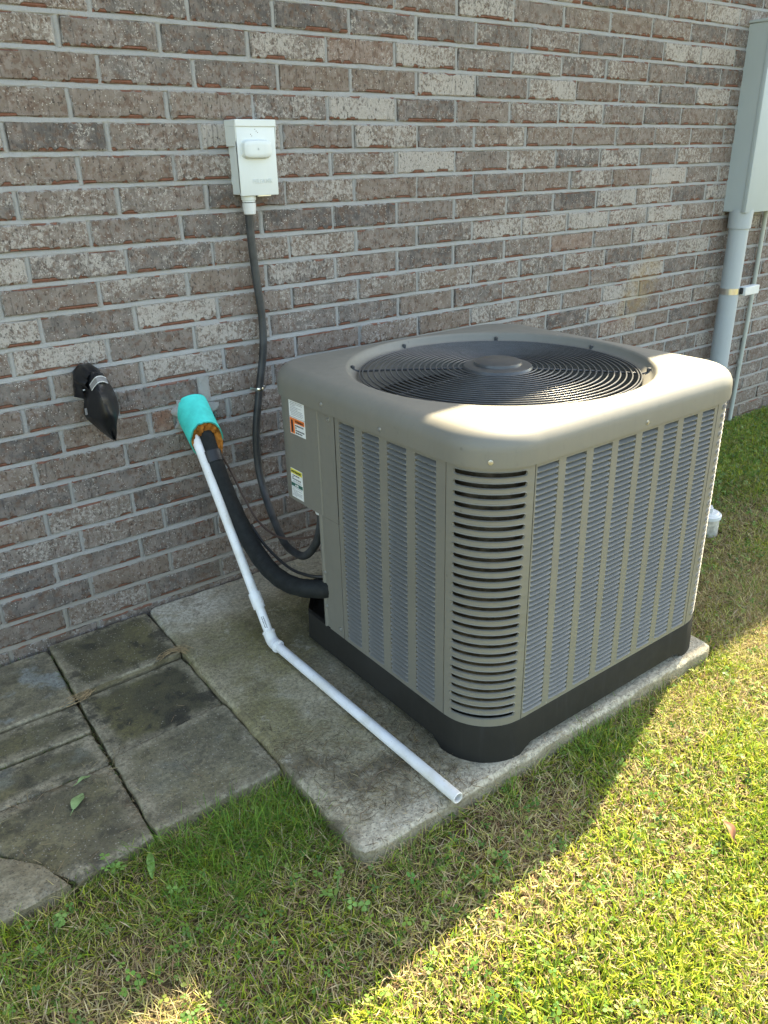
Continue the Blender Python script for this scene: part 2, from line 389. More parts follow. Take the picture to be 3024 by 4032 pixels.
class G:
    """collects geometry"""
    def __init__(s): s.V = []; s.F = []

    def add(s, V, F):
        k = len(s.V); s.V.extend([tuple(v) for v in V]); s.F.extend([tuple(i + k for i in f) for f in F]); return s

    def grid(s, P, close_u=False, close_v=False, flip=False):
        P = np.asarray(P); n, m_ = P.shape[:2]; F = []
        for i in range(n if close_u else n - 1):
            for j in range(m_ if close_v else m_ - 1):
                a, b, c, d = i * m_ + j, ((i + 1) % n) * m_ + j, ((i + 1) % n) * m_ + (j + 1) % m_, i * m_ + (j + 1) % m_
                F.append((a, d, c, b) if flip else (a, b, c, d))
        return s.add(P.reshape(-1, 3), F)

    def box(s, lo, hi, bev=0.0, seg=2, rot=None, piv=None):
        bm = bmesh.new(); bmesh.ops.create_cube(bm, size=1.0)
        lo, hi = np.array(lo, float), np.array(hi, float)
        for v in bm.verts: v.co = Vector((lo + hi) / 2 + np.array(v.co) * (hi - lo))
        if bev: bmesh.ops.bevel(bm, geom=list(bm.edges), offset=bev, segments=seg, affect='EDGES', profile=0.5)
        bm.verts.index_update()
        V = np.array([v.co[:] for v in bm.verts]); F = [[v.index for v in f.verts] for f in bm.faces]; bm.free()
        if rot is not None:
            p = np.array(piv if piv is not None else (lo + hi) / 2); V = (V - p) @ np.array(rot).T + p
        return s.add(V, F)

    def tube(s, pts, r, n=12, cap=True):
        pts = np.asarray(pts, float); N = len(pts); r = np.broadcast_to(np.asarray(r, float), (N,))
        T = np.gradient(pts, axis=0); T /= np.linalg.norm(T, axis=1)[:, None]
        u = np.cross(T[0], (0.3, 0.1, 0.95)); u /= np.linalg.norm(u); rings = []
        for i in range(N):
            u = u - T[i] * (u @ T[i]); u /= np.linalg.norm(u); v = np.cross(T[i], u)
            a = np.linspace(0, 2 * np.pi, n, endpoint=False)
            rings.append(pts[i] + r[i] * (np.cos(a)[:, None] * u + np.sin(a)[:, None] * v))
        k = len(s.V); s.grid(np.array(rings), close_v=True)
        if cap:
            s.F.append(tuple(k + i for i in range(n))[::-1]); e = k + (N - 1) * n; s.F.append(tuple(e + i for i in range(n)))
        return s

    def lathe(s, prof, base, axis=(0, 0, 1), n=32, capend=False):
        ax = np.array(axis, float); ax /= np.linalg.norm(ax)
        u = np.cross(ax, (0.12, 0.93, 0.31)); u /= np.linalg.norm(u); v = np.cross(ax, u)
        a = np.linspace(0, 2 * np.pi, n, endpoint=False)
        P = np.array([np.array(base) + ax * z + r * (np.cos(a)[:, None] * u + np.sin(a)[:, None] * v) for r, z in prof])
        k = len(s.V); s.grid(P, close_v=True, flip=True)
        if capend: e = k + (len(prof) - 1) * n; s.F.append(tuple(e + i for i in range(n)))
        return s

    def make(s, name, mat, parent=None, smooth=None, at=None):
        return build(name, s.V, s.F, mat, parent, smooth, at)


def spline(pts, per=8):
    P = np.asarray(pts, float); P = np.vstack([2 * P[0] - P[1], P, 2 * P[-1] - P[-2]]); out = []
    for i in range(1, len(P) - 2):
        for t in np.linspace(0, 1, per, endpoint=False):
            a, b, c, d = P[i - 1], P[i], P[i + 1], P[i + 2]
            out.append(0.5 * (2 * b + (c - a) * t + (2 * a - 5 * b + 4 * c - d) * t * t + (3 * b - a - 3 * c + d) * t ** 3))
    out.append(P[-2]); return np.array(out)


def text_mesh(name, body, size, mat, parent, origin, ux, uz, extrude=0.0006, width=None):
    """flat lettering laid on a plane: ux is the reading direction, uz the up direction"""
    cu = bpy.data.curves.new(name, 'FONT'); cu.body = body; cu.size = size; cu.extrude = extrude
    to = bpy.data.objects.new(name + '_tmp', cu); COL.objects.link(to)
    bpy.context.view_layer.update()
    dg = bpy.context.evaluated_depsgraph_get(); me = to.evaluated_get(dg).to_mesh()
    V = np.array([v.co[:] for v in me.vertices]); F = [list(p.vertices) for p in me.polygons]
    to.evaluated_get(dg).to_mesh_clear(); COL.objects.unlink(to); bpy.data.objects.remove(to); bpy.data.curves.remove(cu)
    ux = np.array(ux, float); uz = np.array(uz, float); nn = np.cross(ux, uz)
    if width: V[:, 0] *= width / max(1e-6, V[:, 0].max())
    W = np.array(origin) + V[:, :1] * ux + V[:, 1:2] * uz + V[:, 2:3] * nn
    return build(name, W, F, mat, parent)


def set_attr(me, name, typ, dom, arr):
    a = me.attributes.new(name, typ, dom)
    key = {'FLOAT': 'value', 'FLOAT_VECTOR': 'vector', 'FLOAT_COLOR': 'color'}[typ]
    a.data.foreach_set(key, np.asarray(arr, np.float32).ravel())


# ------------------------------------------------------------------ ground
GZ = -0.047


def ground_h(x, y):
    return GZ - 0.024 * np.clip((x - 1.15) / 0.9, 0, 1) + 0.006 * np.sin(3.1 * x + 1.3) * np.sin(2.7 * y) + 0.004 * np.sin(9 * x + 4 * y) + 0.003 * np.sin(17 * y - 7 * x)


def ground():
    xs = np.concatenate([[-120, -40, -15, -6], np.arange(-2.6, 6.01, 0.05), [9, 18, 45, 120]])
    ys = np.concatenate([[-120, -40, -15, -7], np.arange(-4.0, 0.31, 0.05), [2, 8, 30, 120]])
    X, Y = np.meshgrid(xs, ys, indexing='ij'); Z = ground_h(X, Y)
    far = (np.abs(X - 1.7) > 4.4) | (Y < -4.05) | (Y > 0.31); Z[far] = GZ - 0.02
    # worn hollow of bare earth in front of the pad corner
    Z -= 0.012 * np.exp(-((X - 0.12) ** 2 / 0.03 + (Y + 1.27) ** 2 / 0.004))
    g = G().grid(np.stack([X, Y, Z], -1))
    tag(g.make('ground', 'soil', smooth=180), 'brown soil under the patchy lawn', 'ground', kind='structure')


ground()

# ------------------------------------------------------------------ brick house
H = 0.0762; L = 0.25388; JT = 0.0105; ZR = 0.017


def zline(r): return ZR + (21 - r) * H


house = empty('brick_house', (2.5, 0.0, -0.2), 'house wall of mottled grey-brown brick behind the air conditioner', 'house')


def brick_mesh(x0, x1, z0, z1, rnd, tone, white, red=False):
    nx = 6; w = x1 - x0; h = z1 - z0
    us = np.array([0, 0.004 / w, 0.22, 0.5, 0.78, 1 - 0.004 / w, 1.0]); vs = np.array([0, 0.004 / h, 1 - 0.004 / h, 1])
    r = np.random.default_rng(int(rnd * 1e6))
    V = []
    dep = r.uniform(-0.0022, 0.0022)
    for j, v in enumerate(vs):
        for i, u in enumerate(us):
            x = x0 + u * w; z = z0 + v * h; bx = i in (0, 6); bz = j in (0, 3)
            y = dep + (0.0035 if (bx or bz) else r.uniform(-0.0006, 0.0006))
            if bz: z += (1 if j == 0 else -1) * max(-0.001, r.normal(0.0, 0.0019))
            if bx: x += (1 if i == 0 else -1) * max(-0.001, r.normal(0.0, 0.0018))
            V.append((x, y, z))
    F = []
    for j in range(3):
        for i in range(6): a = j * 7 + i; F.append((a, a + 1, a + 8, a + 7))
    ring = [i for i in range(7)] + [j * 7 + 6 for j in range(1, 4)] + [21 + i for i in range(5, -1, -1)] + [j * 7 for j in (2, 1)]
    k = len(V)
    for i in ring: V.append((V[i][0], 0.022, V[i][2]))
    n = len(ring)
    for i in range(n): F.append((ring[i], k + i, k + (i + 1) % n, ring[(i + 1) % n]))
    return V, F


def wall():
    bricks = []
    for r in range(-13, 24):
        z1 = zline(r) - JT / 2; z0 = zline(r + 1) + JT / 2
        off = 0.0 if r % 2 == 0 else 0.34
        for k in range(-11, 24):
            xa = (k + off) * L; xb = xa + L
            xa += random.uniform(-0.003, 0.003); segs = [(xa + JT / 2, xb - JT / 2 + random.uniform(-0.003, 0.003), None)]; z0 = zline(r + 1) + JT / 2 + random.uniform(-0.0012, 0.0014); z1 = zline(r) - JT / 2 + random.uniform(-0.0014, 0.0012)
            if r == 13 and abs(k) == 0: segs = [(0.0925, 0.158, 0.985), (0.293, 0.334 - JT / 2, 0.3)]
            if r == 12 and k == 0: segs = [(xa + JT / 2, 0.246, None)]
            if r == 12 and k == 1: segs = [(0.280, xb - JT / 2, None)]
            for a, b, tn in segs:
                if b > 6.2 or a < -2.6: continue
                t = tn if tn is not None else float(np.clip(random.gauss(0.45, 0.22), 0.02, 0.93))
                if r == 11 and k == -1: t = 0.8
                w = random.random() ** 1.2
                if t < 0.25: w *= 0.45
                # upper courses carry more lime than the courses near the ground
                w *= 0.62 + 0.6 * min(1, max(0, (z0 - 0.2) / 1.0))
                if tn is not None: w = 0.05
                bricks.append((a, b, z0, z1, random.random(), t, w))
    # the 300 that show largest
    vis = []
    for i, (a, b, z0, z1, *_) in enumerate(bricks):
        q, d = project([(a, 0, z0), (b, 0, z0), (b, 0, z1), (a, 0, z1)])
        c = q.mean(0)
        inside = (q[:, 0].max() > 0) and (q[:, 0].min() < 3024) and (q[:, 1].max() > 0) and (q[:, 1].min() < 4032) and d.min() > 0.1
        hid = (1230 < c[0] < 2850 and c[1] > 1480) or z1 < -0.02 or (c[0] > 2960 and c[1] < 800)
        ar = 0.5 * abs(np.dot(q[:, 0], np.roll(q[:, 1], 1)) - np.dot(q[:, 1], np.roll(q[:, 0], 1)))
        vis.append(ar if inside and not hid else 0)
    order = np.argsort(vis)[::-1]; own = set(int(i) for i in order[:300] if vis[i] > 0)
    restV, restF, restA = [], [], []
    for i, (a, b, z0, z1, rnd, tone, wh) in enumerate(bricks):
        V, F = brick_mesh(a, b, z0, z1, rnd, tone, wh)
        bl = np.array(V) - np.array((a, 0, z0)); bl[:, 1] = b - a
        if i in own:
            o = build('brick', V, F, 'brick', house); me = o.data; n = len(V)
            for nm, val in (('rnd', rnd), ('tone', tone), ('white', wh)): set_attr(me, nm, 'FLOAT', 'POINT', np.full(n, val))
            set_attr(me, 'bl', 'FLOAT_VECTOR', 'POINT', bl)
        else:
            k = len(restV); restV += V; restF += [tuple(q + k for q in f) for f in F]
            restA += [(rnd, tone, wh, *p) for p in bl]
    o = build('bricks', restV, restF, 'brick', house); o['kind'] = 'stuff'; A = np.array(restA)
    for j, nm in enumerate(('rnd', 'tone', 'white')): set_attr(o.data, nm, 'FLOAT', 'POINT', A[:, j])
    set_attr(o.data, 'bl', 'FLOAT_VECTOR', 'POINT', A[:, 3:6])
    # mortar
    g = G(); rs = np.random.default_rng(3)
    xs = np.concatenate([[-2.6, -1.8], np.arange(-1.0, 4.3, 0.012), [5, 6.2]])
    for r in range(-13, 24):
        z = zline(r); n = len(xs)
        wob = np.convolve(rs.normal(0, 1, n + 8), np.ones(9) / 9, 'valid') * 0.0016
        prof = [(0.0125, 0.012), (0.006, 0.0062), (0.002, 0.0042), (-0.002, 0.0028), (-0.006, 0.0016), (-0.0125, 0.010)]
        P = np.array([[(x, y + rs.normal(0, 0.0005), z + dz + wob[i] + rs.normal(0, 0.0004)) for i, x in enumerate(xs)] for dz, y in prof])
        g.grid(P, flip=True)
    for r in range(-13, 24):
        off = 0.0 if r % 2 == 0 else 0.34; z1 = zline(r); z0 = zline(r + 1)
        for k in range(-11, 25):
            x = (k + off) * L
            if x > 6.2 or x < -2.6: continue
            zz = np.linspace(z0 + 0.003, z1 - 0.003, 7); wob = rs.normal(0, 0.0006, 7)
            P = np.array([[(x + dx + wob[i], y + rs.normal(0, 0.0005), q) for i, q in enumerate(zz)] for dx, y in ((-0.0125, 0.012), (-0.005, 0.0045), (0, 0.0034), (0.005, 0.0045), (0.0125, 0.012))])
            g.grid(P, flip=False)
    g.add([(-2.6, 0.013, -0.3), (9.0, 0.013, -0.3), (9.0, 0.013, 2.62), (-2.6, 0.013, 2.62)], [(0, 1, 2, 3)])
    g.make('mortar', 'mortar', house, smooth=60)
    # rough mortar packed round the pipe sleeve and the wide joint above it
    g = G()
    th = np.linspace(0, 2 * np.pi, 40, endpoint=False)
    rr = 0.070 + 0.012 * np.sin(3 * th + 1) + 0.008 * np.sin(7 * th) + rs.normal(0, 0.003, 40)
    rings = []
    for f, y in ((0.45, -0.004), (0.75, -0.0035), (0.93, -0.0025), (1.0, 0.004)):
        rings.append([(0.222 + 1.02 * f * rr[i] * math.cos(t), y + rs.normal(0, 0.0012), 0.592 + 0.72 * f * rr[i] * math.sin(t)) for i, t in enumerate(th)])
    g.grid(np.array(rings), close_v=True)
    zz = np.linspace(0.62, 0.70, 9)
    P = np.array([[(x + rs.normal(0, 0.0012), y + rs.normal(0, 0.0009), z) for z in zz] for x, y in ((0.240, 0.006), (0.247, -0.0005), (0.256, -0.001), (0.265, -0.001), (0.274, -0.001), (0.281, -0.0005), (0.287, 0.006))])
    g.grid(P)
    g.make('mortar_patch', 'mortar', house, smooth=60)
    # wall body, eave with soffit, fascia and gutter, roof slope
    G().box((-2.6, 0.024, -0.4), (9.0, 0.26, 2.66)).make('wall_core', 'mortar', house)
    EY = -0.425; EZ = 2.60
    G().box((-3.2, EY + 0.03, EZ + 0.06), (9.4, 0.26, EZ + 0.08)).make('soffit', 'soffit', house)
    G().box((-3.2, EY, EZ), (9.4, EY + 0.025, EZ + 0.19)).make('fascia', 'soffit', house)
    g = G(); g.add([(-3.2, EY, EZ + 0.195), (9.4, EY, EZ + 0.195), (9.4, 5.0, EZ + 2.2), (-3.2, 5.0, EZ + 2.2), (-3.2, EY, EZ + 0.21), (9.4, EY, EZ + 0.21), (9.4, 5.0, EZ + 2.22), (-3.2, 5.0, EZ + 2.22)],
                   [(0, 3, 2, 1), (4, 5, 6, 7), (0, 1, 5, 4), (1, 2, 6, 5), (2, 3, 7, 6), (3, 0, 4, 7)])
    g.make('roof', 'shingle', house)


wall()


# ------------------------------------------------------------------ concrete pad and pavers
def slab_mesh(quad, z0, z1, bev, name, mat, parent=None, at=None, jig=0.0015, seed=1, n=14, tilt=(0, 0)):
    """concrete slab from 4 corners (counter-clockwise), worn arrises, slightly uneven top"""
    r = np.random.default_rng(seed); q = np.array(quad, float); c = q.mean(0)
    loop = []
    for i in range(4):
        a, b = q[i], q[(i + 1) % 4]
        for t in np.linspace(0, 1, n, endpoint=False): loop.append(a + (b - a) * t)
    loop = np.array(loop); N = len(loop); nrm = loop - c
    # soften corners
    sm = loop.copy()
    for i in range(4):
        k = i * n; sm[k] = loop[k] * 0.4 + (loop[k - 1] + loop[(k + 1) % N]) * 0.3 if bev > 0.006 else loop[k] + (c - loop[k]) / np.linalg.norm(c - loop[k]) * 0.004
    inw = (c - sm); inw /= np.linalg.norm(inw, axis=1)[:, None]
    # inward direction perpendicular to edges
    for i in range(4):
        a, b = q[i], q[(i + 1) % 4]; d = (b - a) / np.linalg.norm(b - a); pn = np.array((-d[1], d[0]))
        for j in range(1, n): inw[i * n + j] = pn
    zt = lambda p: z1 + tilt[0] * (p[:, 0] - c[0]) + tilt[1] * (p[:, 1] - c[1])
    rings = []
    for off, dz in ((0, None), (0, -bev), (bev * 0.3, -bev * 0.3), (bev, 0.0)):
        p = sm + inw * off + r.normal(0, jig, (N, 2)) * (0 if dz is None else 1)
        z = np.full(N, z0) if dz is None else zt(p) + dz + r.normal(0, jig * 0.4, N)
        rings.append(np.c_[p, z])
    g = G().grid(np.array(rings), close_v=True, flip=True)
    # top as concentric rings to the centre
    last = rings[-1]; rr = [last]
    for f in (0.75, 0.5, 0.25):
        p = c + (last[:, :2] - c) * f; rr.append(np.c_[p, zt(p) + r.normal(0, jig * 0.25, N)])
    k = len(g.V); g.grid(np.array(rr), close_v=True, flip=True); e = k + 3 * N
    g.V.append((c[0], c[1], float(zt(c[None])[0]))); ci = len(g.V) - 1
    for i in range(N): g.F.append((e + i, e + (i + 1) % N, ci))
    return g.make(name, mat, parent, smooth=50, at=at)


o = slab_mesh([(-0.018, -0.004), (-0.05, -1.222), (1.178, -1.232), (1.19, -0.004)], -0.16, 0.0, 0.012, 'concrete_pad', 'pad', at=(0.57, -0.61, -0.16), seed=5, n=40)
tag(o, 'square weathered concrete pad with mossy stains under the air conditioner', 'concrete pad')

paving = empty('paving', (-0.4, -0.45, -0.06), 'dark weathered concrete pavers laid between the brick wall and the pad', 'paving', kind='structure')


def paver(quad, z1, seed, dark, pale, tilt=(0, 0), label=None):
    c = np.array(quad).mean(0)
    o = slab_mesh(quad, z1 - 0.06, z1, 0.006, 'paver', 'paver', None, at=(c[0], c[1], z1), seed=seed, n=10, tilt=tilt, jig=0.0011)
    me = o.data; n = len(me.vertices); q = np.array(quad)
    for nm, v in (('hx', np.ptp(q[:, 0]) / 2), ('hy', np.ptp(q[:, 1]) / 2), ('dark', dark), ('pale', pale)): set_attr(me, nm, 'FLOAT', 'POINT', np.full(n, v))
    po = org(paving); w = np.array(o.location); o.parent = paving; o.location = w - po; ORG[o.name] = tuple(w)
    if label: o['label'] = label


PV = [([(-0.322, -0.012), (-0.333, -0.302), (-0.028, -0.292), (-0.022, -0.012)], -0.006, 11, 0.95, 0.05, (0, 0), None),
      ([(-0.334, -0.314), (-0.342, -0.592), (-0.034, -0.570), (-0.030, -0.300)], -0.020, 12, 1.0, 0.0, (0, 0), 'darkest paver with a pale right edge'),
      ([(-0.343, -0.598), (-0.352, -0.884), (-0.040, -0.886), (-0.034, -0.576)], -0.012, 13, 0.5, 0.25, (0, 0), None),
      ([(-0.64, -0.018), (-0.64, -0.312), (-0.338, -0.318), (-0.327, -0.014)], -0.018, 14, 0.5, 1.0, (0, 0), 'greenish white paver against the wall'),
      ([(-0.64, -0.320), (-0.64, -0.452), (-0.345, -0.458), (-0.340, -0.326)], -0.021, 15, 0.9, 0.1, (0, 0), None),
      ([(-0.65, -0.458), (-0.65, -0.596), (-0.349, -0.602), (-0.346, -0.464)], -0.024, 16, 0.85, 0.35, (0, 0), None),
      ([(-0.66, -0.602), (-0.625, -0.735), (-0.522, -0.902), (-0.356, -0.886), (-0.350, -0.608)], -0.022, 17, 0.75, 0.1, (0, 0), None),
      ([(-0.95, -0.30), (-0.95, -0.59), (-0.655, -0.59), (-0.646, -0.30)], -0.026, 18, 0.8, 0.2, (0, 0), None),
      ([(-0.95, -0.012), (-0.95, -0.29), (-0.646, -0.29), (-0.646, -0.012)], -0.024, 19, 0.6, 0.5, (0, 0), None),
      ]


def paver_any(quad, z1, seed, dark, pale, tilt, label):
    if len(quad) == 4: return paver(quad, z1, seed, dark, pale, tilt, label)
    # five-sided paver: fill between corners with a generic polygon slab
    q = np.array(quad, float); c = q.mean(0); r = np.random.default_rng(seed); loop = []
    for i in range(len(q)):
        a, b = q[i], q[(i + 1) % len(q)]
        for t in np.linspace(0, 1, 9, endpoint=False): loop.append(a + (b - a) * t)
    loop = np.array(loop); N = len(loop); rings = []
    for f, dz in ((1, -0.06), (1, -0.006), (0.994, -0.0018), (0.98, 0), (0.7, 0), (0.35, 0)):
        p = c + (loop - c) * f + (r.normal(0, 0.0011, (N, 2)) if dz > -0.05 else 0); rings.append(np.c_[p, z1 + dz + r.normal(0, 0.0004, N)])
    g = G().grid(np.array(rings), close_v=True, flip=True); k = len(g.V); g.V.append((c[0], c[1], z1))
    for i in range(N): g.F.append((k - N + i, k - N + (i + 1) % N, k))
    o = g.make('paver', 'paver', None, smooth=50, at=(c[0], c[1], z1)); n = len(o.data.vertices)
    for nm, v in (('hx', np.ptp(q[:, 0]) / 2), ('hy', np.ptp(q[:, 1]) / 2), ('dark', dark), ('pale', pale)): set_attr(o.data, nm, 'FLOAT', 'POINT', np.full(n, v))
    w = np.array(o.location); o.parent = paving; o.location = w - org(paving); ORG[o.name] = tuple(w)
    if label: o['label'] = label


for p in PV: paver_any(*p)
paver_any([(-1.05, -0.66), (-0.98, -0.98), (-0.672, -0.912), (-0.537, -0.906), (-0.566, -0.822), (-0.632, -0.745)], -0.014, 21, 0.12, 0.3, (0, 0), 'pale cut slab lying askew at the grass edge')


# ------------------------------------------------------------------ air conditioner
X0, Y0, W, D, CRN = 0.288, -1.203, 0.892, 0.868, 0.1256
HB, HC, ZT = 0.1006, 0.7275, 0.799
CX, CY = X0 + W / 2, Y0 + D / 2
ac = empty('air_conditioner', (CX, CY, 0.0), 'large taupe outdoor air conditioner with louvred sides and round fan grille', 'air conditioner')


def rsq(off, nc=10, ns=8, r=CRN):
    """rounded square outline, counter-clockwise from the front-right corner"""
    pts = []
    for k, (cx, cy) in enumerate([(X0 + W - r, Y0 + r), (X0 + W - r, Y0 + D - r), (X0 + r, Y0 + D - r), (X0 + r, Y0 + r)]):
        a0 = -math.pi / 2 + k * math.pi / 2
        arc = [(cx + (r + off) * math.cos(a), cy + (r + off) * math.sin(a)) for a in np.linspace(a0, a0 + math.pi / 2, nc)]
        pts += arc
        nx_ = [(X0 + W - r, Y0 + D - r), (X0 + r, Y0 + D - r), (X0 + r, Y0 + r), (X0 + W - r, Y0 + r)][k]
        a1 = a0 + math.pi / 2; b = (nx_[0] + (r + off) * math.cos(a1), nx_[1] + (r + off) * math.sin(a1))
        for t in np.linspace(0, 1, ns + 2)[1:-1]: pts.append((arc[-1][0] + (b[0] - arc[-1][0]) * t, arc[-1][1] + (b[1] - arc[-1][1]) * t))
    return np.array(pts)


def build_ac():
    # --- top cover: rounded shell with a round opening and a sloping throat
    rings = []
    e = 0.04
    prof = [(0.001, HC - 0.001), (0.008, HC), (0.0085, HC + 0.012), (0.008, ZT - e)]
    prof += [(0.008 - e + e * math.cos(a), ZT - e + e * math.sin(a)) for a in np.linspace(0, math.pi / 2, 9)[1:]]
    for off, z in prof: rings.append(np.c_[rsq(off), np.full(72, z)])
    inner = rings[-1]; ang = np.arctan2(inner[:, 1] - CY, inner[:, 0] - CX)
    RO = 0.392; circ = np.c_[CX + RO * np.cos(ang), CY + RO * np.sin(ang)]
    for t in (0.34, 0.67): rings.append(np.c_[inner[:, :2] * (1 - t) + circ * t, np.full(72, ZT + 0.002 * t)])
    for rr, z in ((0.392, ZT + 0.002), (0.388, ZT + 0.0005), (0.3845, ZT - 0.005), (0.382, ZT - 0.013), (0.374, ZT - 0.020), (0.361, ZT - 0.026), (0.357, ZT - 0.032), (0.356, ZT - 0.11)):
        rings.append(np.c_[CX + rr * np.cos(ang), CY + rr * np.sin(ang), np.full(72, z)])
    G().grid(np.array(rings), close_v=True, flip=True).make('top_cover', 'ac', ac, smooth=40)

    # --- base pan with feet at the corners
    N = 240; o = rsq(0.0, 24, 36)
    n = len(o)
    d_corner = []
    for p in o:
        lx = min(abs(p[0] - X0), abs(p[0] - X0 - W)); ly = min(abs(p[1] - Y0), abs(p[1] - Y0 - D))
        d_corner.append(max(lx, ly))
    zb = np.array([0.0 if d < 0.135 else 0.021 * min(1, max(0, (d - 0.135) / 0.018)) ** 0.7 for d in d_corner]) + 0.0005
    top = np.full(n, HB)
    def cut(p):
        p = p.copy(); a_ = np.array((X0 + 0.0, Y0 + 0.715)); d_ = np.array((0.60, 0.80)); nn = np.array((-d_[1], d_[0]))
        for i in range(len(p)):
            h_ = float((p[i] - a_) @ nn)
            if h_ > 0 and p[i][0] < X0 + 0.3 and p[i][1] > Y0 + 0.5: p[i] -= nn * h_
        return p
    g = G(); ro = cut(rsq(0.005, 24, 36)); ri = cut(rsq(-0.012, 24, 36)); rt = cut(rsq(0.002, 24, 36))
    g.grid(np.array([np.c_[ri, zb], np.c_[ro, zb], np.c_[ro, zb + 0.004], np.c_[rt, top - 0.003], np.c_[cut(rsq(0.0, 24, 36)), top], np.c_[ri, top]]), close_v=True, flip=True)
    c = len(g.V); rf = cut(rsq(-0.011, 24, 36)); g.V += [(p[0], p[1], 0.03) for p in rf]; g.F.append(tuple(range(c, c + n)))
    g.make('base_pan', 'base', ac, smooth=40)

    # --- coil and dark floor inside
    g = G()
    for off, fl in ((-0.030, True), (-0.06, False)):
        rc = rsq(off); keep = [i for i in range(72) if not (rc[i][0] < X0 + 0.27 and rc[i][1] > Y0 + 0.61)]
        cut = next(j for j in range(1, len(keep)) if keep[j] != keep[j - 1] + 1); rc = rc[keep[cut:] + keep[:cut]]; n_ = len(rc)
        g.grid(np.array([np.c_[rc, np.full(n_, 0.06)], np.c_[rc, np.full(n_, HC + 0.02)]]), flip=fl)
    g.make('coil', 'coil', ac, smooth=40)
    # --- fan motor and blades
    G().lathe([(0.0, 0.52), (0.075, 0.52), (0.08, 0.53), (0.08, 0.70), (0.05, 0.72), (0.0, 0.72)], (CX, CY, 0), n=32).make('fan_motor', 'void', ac, smooth=40)
    for k in range(3):
        P = []
        for i, rr in enumerate(np.linspace(0.07, 0.345, 8)):
            a0 = k * 2 * math.pi / 3 + 0.4 + 0.25 * (rr / 0.34); wd = 0.75 - 0.15 * (rr / 0.34)
            P.append([(CX + rr * math.cos(a0 + t * wd), CY + rr * math.sin(a0 + t * wd), 0.625 + 0.075 * t + 0.01 * math.sin(t * 3)) for t in np.linspace(0, 1, 8)])
        G().grid(np.array(P)).make('fan_blade', 'fan', ac, smooth=60)

    # --- wire grille
    gr = G().lathe([(0.0, 0.012), (0.056, 0.012), (0.0605, 0.010), (0.0625, 0.004), (0.078, 0.003), (0.087, 0.0), (0.090, -0.006), (0.088, -0.012), (0.0, -0.013)], (CX, CY, ZT - 0.004), n=56).make('fan_grille', 'wire', ac, smooth=35)
    a = np.linspace(0, 2 * np.pi, 97)[:-1]
    radii = [0.100 + 0.0146 * k for k in range(18)] + [0.3555]
    for rr in radii:
        z = ZT - 0.008 - 0.010 * (rr / 0.355) ** 2
        g = G(); P = []
        for th in a:
            P.append([(CX + (rr + 0.0022 * math.cos(q)) * math.cos(th), CY + (rr + 0.0022 * math.cos(q)) * math.sin(th), z + 0.0022 * math.sin(q)) for q in np.linspace(0, 2 * np.pi, 7)[:-1]])
        g.grid(np.array(P), close_u=True, close_v=True).make('grille_ring', 'wire', gr, smooth=180)
    for k in range(8):
        th = rad(45 * k - 44)
        pts = [(CX + rr * math.cos(th), CY + rr * math.sin(th), ZT - 0.0135 - 0.010 * (rr / 0.355) ** 2 + (0.004 if rr > 0.37 else 0)) for rr in (0.08, 0.15, 0.22, 0.29, 0.345, 0.362, 0.374, 0.381)]
        s = G().tube(pts, 0.0030, 8).make('grille_spoke', 'wire', gr, smooth=60)
        G().lathe([(0.0055, -0.012), (0.0055, 0.001), (0.003, 0.003), (0.0, 0.003)], (CX + 0.377 * math.cos(th), CY + 0.377 * math.sin(th), ZT - 0.011), n=10).make('screw', 'wire', s, smooth=40)

    # --- louvred panels
    ZB, ZTP, NS = 0.1125, 0.7165, 49; PZ = (ZTP - ZB) / NS
    lcols = [(0.1564, 0.2251), (0.2542, 0.3227), (0.3516, 0.4172), (0.4468, 0.5105)]
    fcols = [(0.1306, 0.1952), (0.2167, 0.2805), (0.3029, 0.3651), (0.3865, 0.4469), (0.4692, 0.5264), (0.5498, 0.6035), (0.6252, 0.6813), (0.7011, 0.7528)]
    rcols = [(0.14 + 0.084 * k, 0.204 + 0.084 * k) for k in range(7)]

    def frame(side):
        # returns function (s, z, depth inwards) -> world
        if side == 'L': return lambda s, z, d: (X0 + d, Y0 + s, z)
        if side == 'F': return lambda s, z, d: (X0 + s, Y0 + d, z)
        if side == 'R': return lambda s, z, d: (X0 + W - d, Y0 + s, z)
        return lambda s, z, d: (X0 + s, Y0 + D - d, z)

    def slat_local(w):
        ss = [0, 0.035, 0.10, 0.22, 0.5, 0.78, 0.90, 0.965, 1.0]; tt = [0.0, 0.45, 0.85, 1, 1, 1, 0.85, 0.45, 0.0]
        rows = []
        for j in range(5):
            row = []
            for s_, t in zip(ss, tt):
                if j == 0: z, d = -0.0012, 0.0012 - 0.0020 * t
                elif j == 1: z, d = 0.0010, 0.0006 - 0.0026 * t
                elif j == 2: z, d = 0.0019, 0.0006 - 0.0006 * t
                elif j == 3: z, d = 0.0056 - 0.0025 * (1 - t), 0.0085 * t
                else: z, d = 0.0082 - 0.0045 * (1 - t) ** 1.5, 0.0185 * t
                row.append((s_ * w, z, d))
            rows.append(row)
        return np.array(rows)

    cands = []; panels = {}
    for side, cols, s0, s1, name in (('L', lcols, CRN, 0.5295, 'left'), ('F', fcols, CRN, W - CRN, 'front'), ('R', rcols, CRN, D - CRN, 'right'), ('B', rcols[2:], 0.28, W - CRN, 'back')):
        fr = frame(side); g = G(); zt = HC + 0.004; flip = side in ('L', 'B')

        def quad(sa, sb, za, zb):
            P = np.array([[fr(sa, za, 0), fr(sb, za, 0)], [fr(sa, zb, 0), fr(sb, zb, 0)]]); g.grid(P, flip=not flip)
        edges = [s0 + 0.0015] + [v for c in cols for v in c] + [s1 - 0.0015]
        for i in range(0, len(edges), 2): quad(edges[i], edges[i + 1], HB - 0.004, zt)
